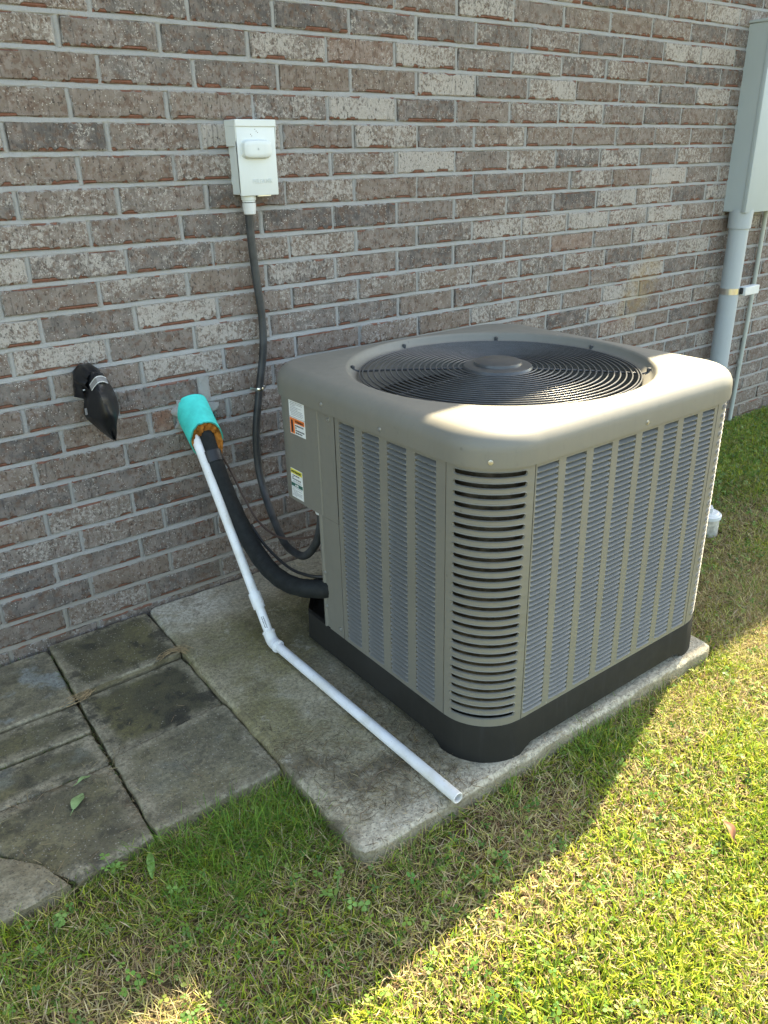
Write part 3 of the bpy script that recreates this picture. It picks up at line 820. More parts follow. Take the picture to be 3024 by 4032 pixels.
        for a_, b_ in cols:
            quad(a_, b_, HB - 0.004, ZB); quad(a_, b_, ZTP + 0.0004, zt)
            for sx in (a_, b_):
                P = np.array([[fr(sx, ZB, 0), fr(sx, ZTP, 0)], [fr(sx, ZB, 0.020), fr(sx, ZTP, 0.020)]]); g.grid(P)
        for sx in (s0 + 0.0015, s1 - 0.0015):
            P = np.array([[fr(sx, HB, 0), fr(sx, zt, 0)], [fr(sx, HB, 0.012), fr(sx, zt, 0.012)]]); g.grid(P)
        p = g.make('louver_panel', 'ac', ac); panels[side] = (p, fr)
        p['label'] = {'L': 'left side panel with four louver columns', 'F': 'front panel with eight louver columns', 'R': 'right side panel', 'B': 'rear panel'}[side]
        for ci, (a_, b_) in enumerate(cols):
            for k in range(NS):
                c3 = np.array(fr((a_ + b_) / 2, ZB + (k + 0.5) * PZ, 0)); q, dist = project(np.array([fr(a_, ZB + k * PZ, 0), fr(b_, ZB + k * PZ, 0), fr(b_, ZB + (k + 1) * PZ, 0), fr(a_, ZB + (k + 1) * PZ, 0)]))
                ar = 0.5 * abs(np.dot(q[:, 0], np.roll(q[:, 1], 1)) - np.dot(q[:, 1], np.roll(q[:, 0], 1)))
                cands.append((ar if side in 'LF' else 0, side, ci, a_, b_, k))
    cands.sort(key=lambda c: -c[0])
    shared = {}; rest = {s: G() for s in 'LFRB'}
    for i, (ar, side, ci, a_, b_, k) in enumerate(cands):
        p, fr = panels[side]; loc = slat_local(b_ - a_)
        if i < 300 and ar > 0:
            key = (side, ci)
            base = np.array(fr(a_, ZB, 0))
            if key not in shared:
                P = np.array([[fr(a_ + v[0], ZB + v[1], v[2]) for v in row] for row in loc]); gg = G().grid(P, flip=(side != 'L'))
                ob = build('slat', np.array(gg.V) - base + org(p), gg.F, 'acdark', p, smooth=50); shared[key] = ob.data
                ob.location = Vector(base - org(p)) + Vector((0, 0, k * PZ))
            else:
                ob = bpy.data.objects.new('slat', shared[key]); COL.objects.link(ob); ob.parent = p
                ob.location = Vector(base - org(p)) + Vector((0, 0, k * PZ))
        else:
            P = np.array([[fr(a_ + v[0], ZB + v[1] + k * PZ, v[2]) for v in row] for row in loc]); rest[side].grid(P, flip=(side not in 'L'))
    for s, g in rest.items():
        if g.V: ob = g.make('slats', 'acdark', panels[s][0], smooth=50); ob['kind'] = 'stuff'

    # --- curved corner panels with horizontal slots
    def corner(cx, cy, a0, name, label):
        g = G(); NSL = 26; pitch = 0.02335; zt0 = 0.7110
        amin, amax = rad(9.5), rad(80.5); hh = 0.0053
        R_ = CRN
        f = lambda a, z, d=0.0: (cx + (R_ - d) * math.cos(a0 + a), cy + (R_ - d) * math.sin(a0 + a), z)
        A = np.linspace(amin + hh / R_, amax - hh / R_, 12)
        aL, aR = 0.008, math.pi / 2 - 0.008
        for k in range(NSL):
            zc = zt0 - k * pitch; zt_ = zc + pitch / 2; zb_ = zc - pitch / 2
            if k == 0: zt_ = HC + 0.004
            if k == NSL - 1: zb_ = HB - 0.004
            lip = -0.0018
            ts = np.linspace(math.pi / 2, -math.pi / 2, 7)
            loopR = [(amax - hh / R_ + hh / R_ * math.cos(t), zc + hh * math.sin(t)) for t in ts]
            loopL = [(amin + hh / R_ - hh / R_ * math.cos(t), zc - hh * math.sin(t)) for t in ts]
            loop = [(a, zc + hh) for a in A[1:-1]] + loopR + [(a, zc - hh) for a in A[1:-1][::-1]] + loopL
            n = len(loop)
            grow = lambda p, m_: (p[0] + (p[0] - min(max(p[0], A[0]), A[-1])) * m_, zc + (p[1] - zc) * (1 + m_))
            r0 = [f(a, z, 0) for a, z in [grow(p, 0.42) for p in loop]]
            r1 = [f(a, z, lip) for a, z in [grow(p, 0.12) for p in loop]]
            r2 = [f(a, z, lip + 0.001) for a, z in loop]; r3 = [f(a, z, 0.004) for a, z in loop]
            g.grid(np.array([r0, r1, r2, r3]), close_v=True, flip=False)
            o0 = [grow(p, 0.42) for p in loop]
            # fill from the emboss outline to the period rectangle
            na = len(A) - 2
            topi = list(range(0, na)); rgt = list(range(na, na + 7)); bot = list(range(na + 7, na + 7 + na)); lft = list(range(2 * na + 7, n))

            def strip(idx, proj_):
                P = np.array([[f(*o0[i]) for i in idx], [f(*proj_(o0[i], j, len(idx))) for j, i in enumerate(idx)]]); g.grid(P)
            strip([lft[-1]] + topi + [rgt[0]], lambda p, j, m_: (p[0], zt_))
            strip([rgt[-1]] + bot + [lft[0]], lambda p, j, m_: (p[0], zb_))
            strip(rgt, lambda p, j, m_: (aR, o0[rgt[0]][1] + (o0[rgt[-1]][1] - o0[rgt[0]][1]) * j / (m_ - 1)))
            strip(lft, lambda p, j, m_: (aL, o0[lft[0]][1] + (o0[lft[-1]][1] - o0[lft[0]][1]) * j / (m_ - 1)))
            for (aa, bb, za, zb2) in ((aL, o0[lft[-1]][0], o0[lft[-1]][1], zt_), (o0[rgt[0]][0], aR, o0[rgt[0]][1], zt_), (aL, o0[lft[0]][0], zb_, o0[lft[0]][1]), (o0[rgt[-1]][0], aR, zb_, o0[rgt[-1]][1])):
                g.grid(np.array([[f(aa, za), f(bb, za)], [f(aa, zb2), f(bb, zb2)]]))
        for aa in (aL, aR): g.grid(np.array([[f(aa, HB), f(aa, HC)], [f(aa, HB, 0.012), f(aa, HC, 0.012)]]))
        bm = bmesh.new(); me = bpy.data.meshes.new('tmp'); me.from_pydata(g.V, [], g.F); bm.from_mesh(me)
        bmesh.ops.remove_doubles(bm, verts=bm.verts, dist=1e-5); bmesh.ops.recalc_face_normals(bm, faces=bm.faces)
        bm.verts.index_update(); V = [v.co[:] for v in bm.verts]; F = [[v.index for v in q.verts] for q in bm.faces]; bm.free(); bpy.data.meshes.remove(me)
        ob = build('corner_panel', V, F, 'ac', ac, smooth=35); ob['label'] = label
    corner(X0 + CRN, Y0 + CRN, math.pi, 'a', 'front corner panel with horizontal slots')
    corner(X0 + W - CRN, Y0 + CRN, 1.5 * math.pi, 'b', 'right corner panel with horizontal slots')
    corner(X0 + W - CRN, Y0 + D - CRN, 0.0, 'c', 'rear corner panel with horizontal slots')

    # --- service corner at the back left: flange strip, control box cover, recessed valve panel
    g = G()
    prof = [(0.531, 0.012), (0.531, 0.0), (0.5985, 0.0), (0.6005, 0.0025), (0.6035, 0.0025), (0.6055, -0.001)]
    g.grid(np.array([[(X0 + d, Y0 + s, z) for z in (HB - 0.004, 0.44)] for s, d in prof[:2] + [(0.598, 0.0), (0.602, 0.003), (0.612, 0.003), (0.616, -0.001), (0.622, -0.001), (0.622, 0.02)]]))
    g.make('service_panel', 'ac', ac, smooth=30)
    g = G(); zc0 = 0.4405; out = []
    rB = CRN
    out += [(X0, Y0 + 0.531), (X0, Y0 + 0.598), (X0 + 0.0022, Y0 + 0.600), (X0 + 0.0022, Y0 + 0.604), (X0 - 0.0012, Y0 + 0.606), (X0 - 0.0012, Y0 + D - rB)]
    for a in np.linspace(math.pi, math.pi / 2, 14)[1:]: out.append((X0 + rB + (rB + 0.0012) * math.cos(a), Y0 + D - rB + (rB + 0.0012) * math.sin(a)))
    out.append((X0 + rB + 0.05, Y0 + D + 0.0012))
    O = np.array(out)
    g.grid(np.array([np.c_[O, np.full(len(O), zc0)], np.c_[O, np.full(len(O), HC + 0.004)]]), flip=False)
    inn = O + (np.array([CX, CY]) - O) * 0.03
    g.grid(np.array([np.c_[O, np.full(len(O), zc0)], np.c_[inn, np.full(len(O), zc0 + 0.003)]]), flip=True)
    g.add([(p[0], p[1], zc0 + 0.0035) for p in O[5:]], [tuple(range(len(O) - 5))[::-1]])
    g.make('control_box_cover', 'ac', ac, smooth=30)
    g = G(); pa = (X0 + 0.02, Y0 + 0.622); pb = (X0 + 0.26, Y0 + 0.635); pc = (X0 + 0.28, Y0 + D)
    g.grid(np.array([[(p[0], p[1], z) for z in (0.06, 0.45)] for p in (pa, pb, pc)])); g.make('valve_recess', 'void', ac)
    # screws
    for s, z, side in ((0.555, 0.7115, 'L'), (0.336, 0.742, 'Lc'), (0.57, 0.748, 'Lc'), (0.47, 0.741, 'Fc'), (0.545, 0.125, 'L'), (0.613, 0.165, 'L'), (0.613, 0.27, 'L')):
        off = 0.0085 if 'c' in side else (0.001 if s < 0.6 else -0.0025)
        if side[0] == 'L': b, ax = (X0 - off, Y0 + s, z), (-1, 0, 0)
        else: b, ax = (X0 + s, Y0 - off, z), (0, -1, 0)
        G().lathe([(0.0052, -0.001), (0.0052, 0.0008), (0.0036, 0.0012), (0.0034, 0.0028), (0.0, 0.0030)], b, ax, 10).make('screw', 'screw', ac, smooth=40)
    q = CRN * 0.7071
    G().lathe([(0.0052, -0.001), (0.0052, 0.0008), (0.0036, 0.0012), (0.0034, 0.0028), (0.0, 0.0030)], (X0 + CRN - q * 1.068, Y0 + CRN - q * 1.068, 0.7415), (-1, -1, 0), 10).make('screw', 'screw', ac, smooth=40)

    # --- stickers on the control box cover
    def sticker(name, y0, y1, z0, z1, mat, parent=ac, d=0.0008, skew=0.0, label=None):
        P = [(X0 - 0.0012 - d, y0, z0), (X0 - 0.0012 - d, y1, z0), (X0 - 0.0012 - d, y1, z1), (X0 - 0.0012 - d, y0, z1)]
        B = [(p[0] + d * 0.9, p[1], p[2]) for p in P]
        ob = build(name, P + B, [(3, 2, 1, 0), (0, 1, 5, 4), (1, 2, 6, 5), (2, 3, 7, 6), (3, 0, 4, 7)], mat, parent)
        if label: ob['label'] = label
        return ob

    def lines(parent, y0, y1, rows, hgt, mat, d, seed):
        g = G(); r = np.random.default_rng(seed)
        for z in rows:
            y = y1 - r.uniform(0, 0.004)
            while y > y0 + 0.003:
                wd = min(r.uniform(0.003, 0.009), y - y0)
                x = X0 - 0.0012 - d
                g.add([(x, y - wd, z), (x, y, z), (x, y, z + hgt), (x, y - wd, z + hgt)], [(3, 2, 1, 0)]); y -= wd + 0.0016
                if r.random() < 0.12: break
        g.make('print', mat, parent)
    y1, y0 = -0.466, -0.540
    a = sticker('rating_label', y0, y1, 0.681, 0.7255, 'paper', label='white rating label with grey text')
    lines(a, y0 + 0.006, y1 - 0.006, np.linspace(0.686, 0.720, 9), 0.0016, 'inkg', 0.0013, 4)
    b = sticker('warning_label', y0, y1, 0.6345, 0.6795, 'paper', label='orange and white warning label')
    sticker('orange_field', y0 + 0.0505, y1 - 0.0015, 0.636, 0.678, 'orange', b, 0.0012); sticker('orange_header', y0 + 0.002, y0 + 0.0495, 0.665, 0.678, 'orange', b, 0.0012)
    sticker('pictogram', y0 + 0.058, y0 + 0.066, 0.639, 0.672, 'ink', b, 0.0016)
    text_mesh('lettering', 'WARNING', 0.009, 'ink', b, (X0 - 0.003, y0 + 0.047, 0.668), (0, -1, 0), (0, 0, 1), 0.0002, 0.042)
    lines(b, y0 + 0.004, y0 + 0.048, (0.6385, 0.645, 0.6515, 0.658), 0.0036, 'ink', 0.0013, 8)
    y1, y0 = -0.452, -0.510
    c = sticker('notice_label', y0, y1, 0.4505, 0.5335, 'paper', label='white notice label with yellow header and green band')
    sticker('yellow_header', y0 + 0.001, y1 - 0.001, 0.519, 0.5325, 'yellow', c, 0.0012); sticker('green_band', y0 + 0.001, y1 - 0.001, 0.4825, 0.4925, 'green', c, 0.0012)
    text_mesh('lettering', 'AVERTISSEMENT', 0.009, 'ink', c, (X0 - 0.003, y1 - 0.004, 0.5225), (0, -1, 0), (0, 0, 1), 0.0002, 0.05)
    text_mesh('lettering', 'AIR', 0.009, 'paper', c, (X0 - 0.003, y1 - 0.02, 0.4845), (0, -1, 0), (0, 0, 1), 0.0002, 0.018)
    lines(c, y0 + 0.006, y1 - 0.006, (0.513, 0.508, 0.503), 0.0028, 'ink', 0.0013, 9); lines(c, y0 + 0.004, y1 - 0.004, (0.4985, 0.4955), 0.0014, 'inkg', 0.0013, 10)
    lines(c, y0 + 0.004, y1 - 0.004, np.linspace(0.455, 0.479, 8), 0.0014, 'inkg', 0.0013, 11)


build_ac()


# ------------------------------------------------------------------ electrical disconnect on the wall
def disconnect():
    x0, x1, z0, z1 = 0.417, 0.538, 1.200, 1.391; yf = -0.058
    t = empty('disconnect_box', ((x0 + x1) / 2, -0.02, z0), 'small pale grey electrical disconnect box with raised bump mounted on the brick', 'electrical box')
    G().box((x0 + 0.004, yf + 0.012, z0), (x1 - 0.004, 0.004, z1 - 0.002), 0.0015, 1).make('enclosure', 'box', t, smooth=40)
    g = G(); g.box((x0, yf, z0 - 0.003), (x1, yf + 0.010, z1 - 0.016), 0.0025, 2); g.box((x0, yf + 0.002, z0 + 0.004), (x0 + 0.0035, yf + 0.022, z1 - 0.03), 0.001, 1)
    cv = g.make('cover', 'box', t, smooth=40)
    # raised rounded bump
    bx0, bx1, bz0, bz1 = x0 + 0.013, x1 - 0.021, 1.294, 1.339
    rings = []
    for f, d in ((1.16, 0.0), (1.06, 0.003), (1.0, 0.010), (0.95, 0.0135), (0.85, 0.0155), (0.5, 0.016), (0.05, 0.016)):
        pts = []
        hw, hh = (bx1 - bx0) / 2, (bz1 - bz0) / 2; g_ = (1 - f) * 0.016 if f > 0.8 else None
        W_, H_ = (hw - g_, hh - g_) if g_ is not None else (hw * f, hh * f)
        for a in np.linspace(0, 2 * np.pi, 40, endpoint=False):
            c, s = math.cos(a), math.sin(a); p = 5.0
            k = (abs(c) ** p + abs(s) ** p) ** (-1 / p); pts.append(((bx0 + bx1) / 2 + W_ * c * k, yf - d, (bz0 + bz1) / 2 + H_ * s * k))
        rings.append(pts)
    G().grid(np.array(rings), close_v=True, flip=False).make('bump', 'box', cv, smooth=60)
    text_mesh('lettering', 'MILBANK', 0.017, 'box', cv, (x0 + 0.039, yf - 0.0004, 1.2295), (1, 0, 0), (0, 0, 1), 0.0012, 0.064)
    g = G(); g.box((x0 - 0.003, yf - 0.003, z1 - 0.018), (x1 + 0.003, 0.004, z1), 0.0015, 1)
    for s in (x0 - 0.003, x1 + 0.0008):
        g.add([(s, yf - 0.001, z1 - 0.017), (s, 0.003, z1 - 0.017), (s, 0.003, z1 - 0.066), (s, yf + 0.012, z1 - 0.066), (s, yf + 0.002, z1 - 0.05),
               (s + 0.0022, yf - 0.001, z1 - 0.017), (s + 0.0022, 0.003, z1 - 0.017), (s + 0.0022, 0.003, z1 - 0.066), (s + 0.0022, yf + 0.012, z1 - 0.066), (s + 0.0022, yf + 0.002, z1 - 0.05)],
              [(0, 1, 2, 3, 4), (9, 8, 7, 6, 5), (0, 5, 6, 1), (1, 6, 7, 2), (2, 7, 8, 3), (3, 8, 9, 4), (4, 9, 5, 0)])
    g.make('hood', 'box', t, smooth=30)
    G().lathe([(0.0125, 0.0), (0.0125, 0.0008), (0.0105, 0.0008), (0.0103, 0.0002), (0.0, 0.0002)], (x0 + 0.004, -0.025, 1.246), (-1, 0, 0), 24).make('knockout', 'box', t, smooth=30)
    G().box((x0 + 0.052, yf - 0.002, z0 - 0.006), (x0 + 0.094, yf + 0.006, z0 - 0.0015), 0.001, 1).make('latch', 'steel', t)
    for sx, sz in ((0.044, 1.354), (0.062, 1.362), (0.066, 1.3585), (0.058, 1.3665), (0.047, 1.350)):
        G().lathe([(0.0012, 0), (0.0012, 0.0004), (0, 0.0004)], (x0 + sx, yf, sz), (0, -1, 0), 6).make('dirt_spot', 'twig', cv)


disconnect()


def conduit():
    t = empty('flexible_conduit', (0.44, -0.02, 0.2), 'black flexible conduit hanging from the disconnect box and looping to the air conditioner', 'conduit')
    pts = [(0.4535, -0.030, 1.192), (0.452, -0.027, 1.15), (0.454, -0.024, 1.074), (0.461, -0.021, 0.969), (0.470, -0.020, 0.86), (0.466, -0.019, 0.755), (0.442, -0.0175, 0.634), (0.416, -0.020, 0.502), (0.410, -0.024, 0.393),
           (0.404, -0.06, 0.308), (0.383, -0.15, 0.245), (0.362, -0.25, 0.205), (0.345, -0.35, 0.213), (0.335, -0.42, 0.240), (0.327, -0.49, 0.305), (0.324, -0.525, 0.37), (0.324, -0.536, 0.425)]
    G().tube(spline(pts, 10), 0.0118, 16).make('tube', 'conduit', t, smooth=60)
    g = G(); g.lathe([(0.0, 0.018), (0.021, 0.018), (0.021, 0.006), (0.0185, 0.005), (0.0185, 0.0)], (0.4535, -0.030, 1.180), (0, 0, 1), 24)
    g.make('lock_nut', 'box', t, smooth=40)
    G().lathe([(0.012, -0.026), (0.0165, -0.024), (0.0185, -0.012), (0.0195, 0.0), (0.0195, 0.006)], (0.4535, -0.030, 1.172), (0, 0, 1), 20).make('connector', 'white', t, smooth=40)
    G().lathe([(0.012, -0.014), (0.0165, -0.012), (0.019, 0.0), (0.019, 0.022), (0.0, 0.022)], (0.324, -0.536, 0.428), (0, 0, 1), 20).make('connector', 'white', t, smooth=40)
    # pipe strap
    s = G()
    for zz in (0.631, 0.638):
        pass
    P = []
    for z in (0.6285, 0.633, 0.634, 0.6385):
        yo = 0.0 if z in (0.6285, 0.6385) else 0.0012
        row = [(0.418, -0.001, z)] + [(0.4415 + (0.0132 + yo) * math.cos(a), -0.0172 - (0.0132 + yo) * math.sin(a), z) for a in np.linspace(math.pi, 0, 12)] + [(0.4555, -0.004, z), (0.472, -0.004, z), (0.472, -0.001, z)]
        P.append(row)
    s.grid(np.array(P)); st = s.make('pipe_strap', 'steel', t, smooth=50)
    G().lathe([(0.0048, 0), (0.0048, 0.002), (0.003, 0.004), (0, 0.004)], (0.464, -0.004, 0.6335), (0, -1, 0), 10).make('screw', 'screw', st, smooth=40)


conduit()


def sleeve_and_lines():
    t = empty('pipe_sleeve', (0.222, 0.0, 0.585), 'bright teal pipe sleeve filled with orange foam sticking out of the brick wall', 'pipe sleeve')
    A = np.array((0.222, 0.012, 0.607)); B = np.array((0.2155, -0.090, 0.532)); ax = B - A; ax /= np.linalg.norm(ax); ln = np.linalg.norm(B - A)
    u = np.cross(ax, (0, 0, 1)); u /= np.linalg.norm(u); v = np.cross(u, ax)
    N = 64; th = np.linspace(0, 2 * np.pi, N, endpoint=False); r = np.random.default_rng(5)
    cn = np.array((-0.12, -0.96, -0.12)); cn /= np.linalg.norm(cn)      # the end is sawn off at a slant
    slant = lambda a, rr: -rr * float((math.cos(a) * u + math.sin(a) * v) @ cn) / float(ax @ cn)
    edge = 0.0015 * np.sin(5 * th) + r.normal(0, 0.0010, N) + np.array([slant(a, 0.0505) for a in th])
    R1, R0 = 0.0505, 0.0465
    P = []
    for rr, d in ((R1 * 1.02, -0.01), (R1 * 1.015, ln * 0.35), (R1, ln * 0.7), (R1 * 1.0, ln - 0.002)):
        P.append([A + ax * (d + (edge[i] if d > ln * 0.9 else edge[i] * 0.6 if d > ln * 0.6 else 0)) + (rr + 0.0008 * math.sin(3 * a + d * 40)) * (math.cos(a) * u + math.sin(a) * v) for i, a in enumerate(th)])
    G().grid(np.array(P), close_v=True).make('sleeve', 'teal', t, smooth=60)
    P = []
    for rr, d in ((R1, ln - 0.002), (R1 - 0.001, ln + 0.0005), (R0, ln), (R0, ln - 0.04)):
        P.append([A + ax * (d + edge[i]) + rr * (math.cos(a) * u + math.sin(a) * v) for i, a in enumerate(th)])
    G().grid(np.array(P), close_v=True).make('cut_edge', 'teald', t, smooth=60)
    # foam: lumpy disc recessed at the top, bulging at the bottom
    P = []
    for f in np.linspace(0, 1, 14):
        row = []
        for i, a in enumerate(th):
            x, y = f * math.cos(a), f * math.sin(a)
            xr = -x
            bulge = -0.008 + 0.005 * math.sin(7 * x + 2) * math.cos(6 * y) + 0.003 * math.sin(15 * x + 9 * y) + 0.0025 * math.sin(23 * y - 11 * x)
            low = min(1, max(0, (0.15 - y) / 0.7)); bulge += low * (0.010 + (0.022 + 0.006 * math.sin(9 * x)) * min(1, max(0, (xr + 0.45) / 0.5)))
            row.append(A + ax * (ln + bulge + slant(a, f * R0)) + f * R0 * (math.cos(a) * u + math.sin(a) * v))
        P.append(row)
    G().grid(np.array(P), close_v=True).make('foam_fill', 'foam', t, smooth=180)

    # white drain pipe
    d = empty('drain_pipe', (0.185, -0.45, 0.0), 'white plastic drain pipe running from the teal sleeve down across the concrete pad', 'drain pipe')
    a = np.array((0.188, -0.066, 0.547)); e = np.array((0.1845, -0.452, 0.0225)); f_ = np.array((0.1965, -1.232, 0.0150)); ro = 0.01335
    u1 = (e - a) / np.linalg.norm(e - a); u2 = (f_ - e) / np.linalg.norm(f_ - e)
    c = a + u1 * np.linalg.norm(e - a) * 0.805
    G().tube([a, c, e - u1 * 0.008], ro, 24).make('pipe_length', 'pvc', d, smooth=60)
    g = G(); endp = f_ + u2 * 0.0
    g.tube([e + u2 * 0.008, e + u2 * 0.3, endp], ro, 24, cap=False)
    g.lathe([(ro, 0.0), (ro - 0.0012, 0.0012), (0.0104, 0.0005), (0.0104, -0.09), (0.0, -0.09)], endp, u2, 24)
    g.make('pipe_length', 'pvc', d, smooth=45)
    G().lathe([(ro, -0.024), (0.0171, -0.024), (0.0175, -0.022), (0.0175, 0.022), (0.0171, 0.024), (ro, 0.024)], c, u1, 24).make('coupling', 'pvc', d, smooth=40)
    bend = [e - u1 * 0.034, e - u1 * 0.012] + [e - u1 * 0.012 * (1 - s) ** 2 + u2 * 0.012 * s ** 2 for s in (0.25, 0.5, 0.75)] + [e + u2 * 0.012, e + u2 * 0.036]
    g = G().tube(bend, 0.0174, 24); el = g.make('elbow', 'pvc', d, smooth=45)
    G().lathe([(0.0174, -0.0045), (0.0190, -0.0035), (0.0190, 0.0), (0.0174, 0.001)], e - u1 * 0.031, -u1, 24).make('rim', 'pvc', el, smooth=40)
    G().lathe([(0.0174, -0.0045), (0.0190, -0.0035), (0.0190, 0.0), (0.0174, 0.001)], e + u2 * 0.033, u2, 24).make('rim', 'pvc', el, smooth=40)
    # printed marking above the elbow (illegible code)
    g = G(); mid = a + u1 * np.linalg.norm(e - a) * 0.90; view = CAM - mid; view -= u1 * (view @ u1); view /= np.linalg.norm(view); sidev = np.cross(u1, view)
    rr_ = np.random.default_rng(2)
    for row in (0.0045, -0.0005):
        s = -0.012
        while s < 0.022:
            w = rr_.uniform(0.0012, 0.003); ang = row / ro
            nrm = view * math.cos(ang) + sidev * math.sin(ang); tg = -view * math.sin(ang) + sidev * math.cos(ang); p0 = mid + u1 * s + nrm * (ro + 0.0003)
            g.add([p0 - tg * 0.0014, p0 + u1 * w - tg * 0.0014, p0 + u1 * w + tg * 0.0014, p0 + tg * 0.0014], [(0, 1, 2, 3)]); s += w + 0.0012
    g.make('print', 'ink', d)

    # insulated refrigerant line
    l = empty('insulated_line', (0.23, -0.3, 0.1), 'thick black insulated refrigerant line beside the white drain pipe', 'insulated pipe')
    pts = [(0.222, -0.070, 0.548), (0.219, -0.10, 0.505), (0.217, -0.14, 0.445), (0.220, -0.20, 0.360), (0.222, -0.27, 0.290), (0.223, -0.35, 0.238), (0.228, -0.43, 0.212), (0.243, -0.51, 0.208), (0.285, -0.575, 0.213), (0.345, -0.60, 0.215), (0.40, -0.60, 0.215)]
    sp = spline(pts, 8); rr = np.full(len(sp), 0.0255) + 0.0006 * np.sin(np.arange(len(sp)) * 1.3); rr[:10] = 0.023
    G().tube(sp, rr, 20).make('insulation', 'rubber', l, smooth=180)
    G().tube(sp[9:14], 0.0282, 20).make('tape_wrap', 'tape', l, smooth=60)
    w = G().tube(spline([(0.243, -0.075, 0.535), (0.243, -0.10, 0.503), (0.269, -0.12, 0.425), (0.286, -0.16, 0.342), (0.296, -0.22, 0.285), (0.312, -0.30, 0.262), (0.322, -0.40, 0.290), (0.330, -0.46, 0.315), (0.338, -0.50, 0.34)], 10), 0.0034, 8)
    w = w.make('control_wire', 'brown', None, smooth=60, at=(0.3, -0.22, 0.26))
    tag(w, 'thin brown control wire drooping from the teal sleeve to the looped conduit', 'wire')
    w = G().tube(spline([(0.248, -0.26, 0.305), (0.255, -0.32, 0.262), (0.262, -0.40, 0.236), (0.268, -0.48, 0.232), (0.29, -0.565, 0.245), (0.36, -0.60, 0.25)], 10), 0.0045, 8)
    w = w.make('refrigerant_tube', 'tape', None, smooth=60, at=(0.26, -0.4, 0.2))
    tag(w, 'thin black tube lying along the thick insulated line', 'tube')


sleeve_and_lines()


# ------------------------------------------------------------------ black faucet cover bag
def bag():
    t = empty('faucet_cover', (-0.05, -0.04, 0.57), 'black nylon pouch covering a faucet on the brick wall', 'faucet cover')
    k = 1.82278

    def at(u, v, y):
        p = np.array([(u * k - 1512) / FPX, (v * k - 2016) / FPX, 1.0]) @ CR; s = (y - CAM[1]) / p[1]; return CAM + s * p
    # rows from neck to tip: left edge, ridge, right edge (photo outline), with depth
    rows = [((183, 800, -0.035), (203, 803, -0.075), (222, 806, -0.035)),
            ((180, 818, -0.040), (205, 818, -0.095), (230, 818, -0.040)),
            ((181, 836, -0.045), (207, 832, -0.100), (240, 834, -0.042)),
            ((181, 860, -0.045), (218, 858, -0.125), (253, 862, -0.045)),
            ((180, 885, -0.048), (229, 884, -0.135), (257, 888, -0.050)),
            ((186, 903, -0.055), (237, 905, -0.130), (254, 908, -0.060)),
            ((210, 925, -0.065), (242, 927, -0.115), (250, 930, -0.068)),
            ((236, 946, -0.075), (245, 949, -0.095), (247, 949, -0.080))]
    P = []
    for a, b, c in rows:
        A, B, C = at(*a), at(*b), at(*c); row = []
        for s in np.linspace(0, 1, 6)[:-1]:
            q = A + (B - A) * s; q[1] -= 0.020 * math.sin(math.pi * s); row.append(q)
        for s in np.linspace(0, 1, 6):
            q = B + (C - B) * s; q[1] -= 0.020 * math.sin(math.pi * s); row.append(q)
        back = [C + (A - C) * s + np.array((0, 0.02 * math.sin(math.pi * s), 0)) for s in np.linspace(0, 1, 6)[1:-1]]
        P.append(row + back)
    P = np.array(P)
    fine = np.array([spline(P[:, j], 5) for j in range(P.shape[1])]).transpose(1, 0, 2)
    r = np.random.default_rng(4); nn = fine.shape
    for i in range(nn[0]):
        for j in range(nn[1]): fine[i, j, 1] += 0.0035 * math.sin(i * 0.45 + j * 0.9) * math.sin(0.7 + 0.23 * i - 0.5 * j)
    g = G().grid(fine, close_v=True); k0 = len(g.V)
    g.F.append(tuple(range(nn[1]))[::-1]); g.F.append(tuple(k0 - nn[1] + j for j in range(nn[1])))
    body = g.make('pouch', 'nylon', t, smooth=75)
    # gathered collar against the wall, with a side flap
    g = G(); C0 = at(196, 822, -0.02); th = np.linspace(0, 2 * np.pi, 36, endpoint=False); P = []
    for rr, y in ((0.036, -0.002), (0.046, -0.010), (0.046, -0.026), (0.042, -0.044), (0.034, -0.062), (0.026, -0.075)):
        P.append([(C0[0] - 0.008 + (rr + 0.0045 * math.sin(6 * a + y * 70) + 0.002 * math.sin(11 * a)) * math.cos(a) * 0.82, y, C0[2] + 0.004 + (rr + 0.003 * math.sin(7 * a)) * math.sin(a) * 0.95) for a in th])
    g.grid(np.array(P), close_v=True, flip=True)
    q = [at(163, 838, -0.03), at(178, 828, -0.06), at(182, 862, -0.055), at(160, 857, -0.03), at(166, 820, -0.02)]
    mid = np.mean(q, 0) + np.array((0, -0.014, 0)); g.add(q + [mid] + [p + np.array((0, 0.02, 0)) for p in q], [(0, 5, 4), (4, 5, 1), (1, 5, 2), (2, 5, 3), (3, 5, 0), (0, 3, 8, 6), (3, 2, 7, 8)])
    g.make('collar', 'nylon', t, smooth=60)
    # strap with pale edges
    A, B, C = at(192, 831, -0.085), at(207, 813, -0.118), at(228, 815, -0.072)
    ctr = spline([A, (A + B) / 2 + np.array((0.0, -0.004, 0.004)), B, (B + C) / 2 + np.array((0, -0.003, 0.004)), C], 6)
    dn = np.array((0.003, -0.002, -0.0165)); P = np.array([[p + np.array((0, -0.003, 0)), p + dn + np.array((0, -0.003, 0))] for p in ctr])
    G().grid(P).make('strap', 'strap', t, smooth=180)
    for f, nm in ((0.04, 0), (0.93, 1)):
        P = np.array([[p + dn * f + np.array((0, -0.0042, 0.0012)), p + dn * f + np.array((0, -0.0042, -0.0012))] for p in ctr]); G().grid(P).make('strap_edge', 'white', t, smooth=180)
    p = at(179, 843, -0.066); G().tube([p, at(183.5, 842, -0.068)], 0.0013, 6).make('cord_end', 'white', t)
    p = at(186, 889, -0.068); G().box(p - np.array((0.003, 0.001, 0.009)), p + np.array((0.003, 0.001, 0.009))).make('care_tag', 'strap', t)


bag()


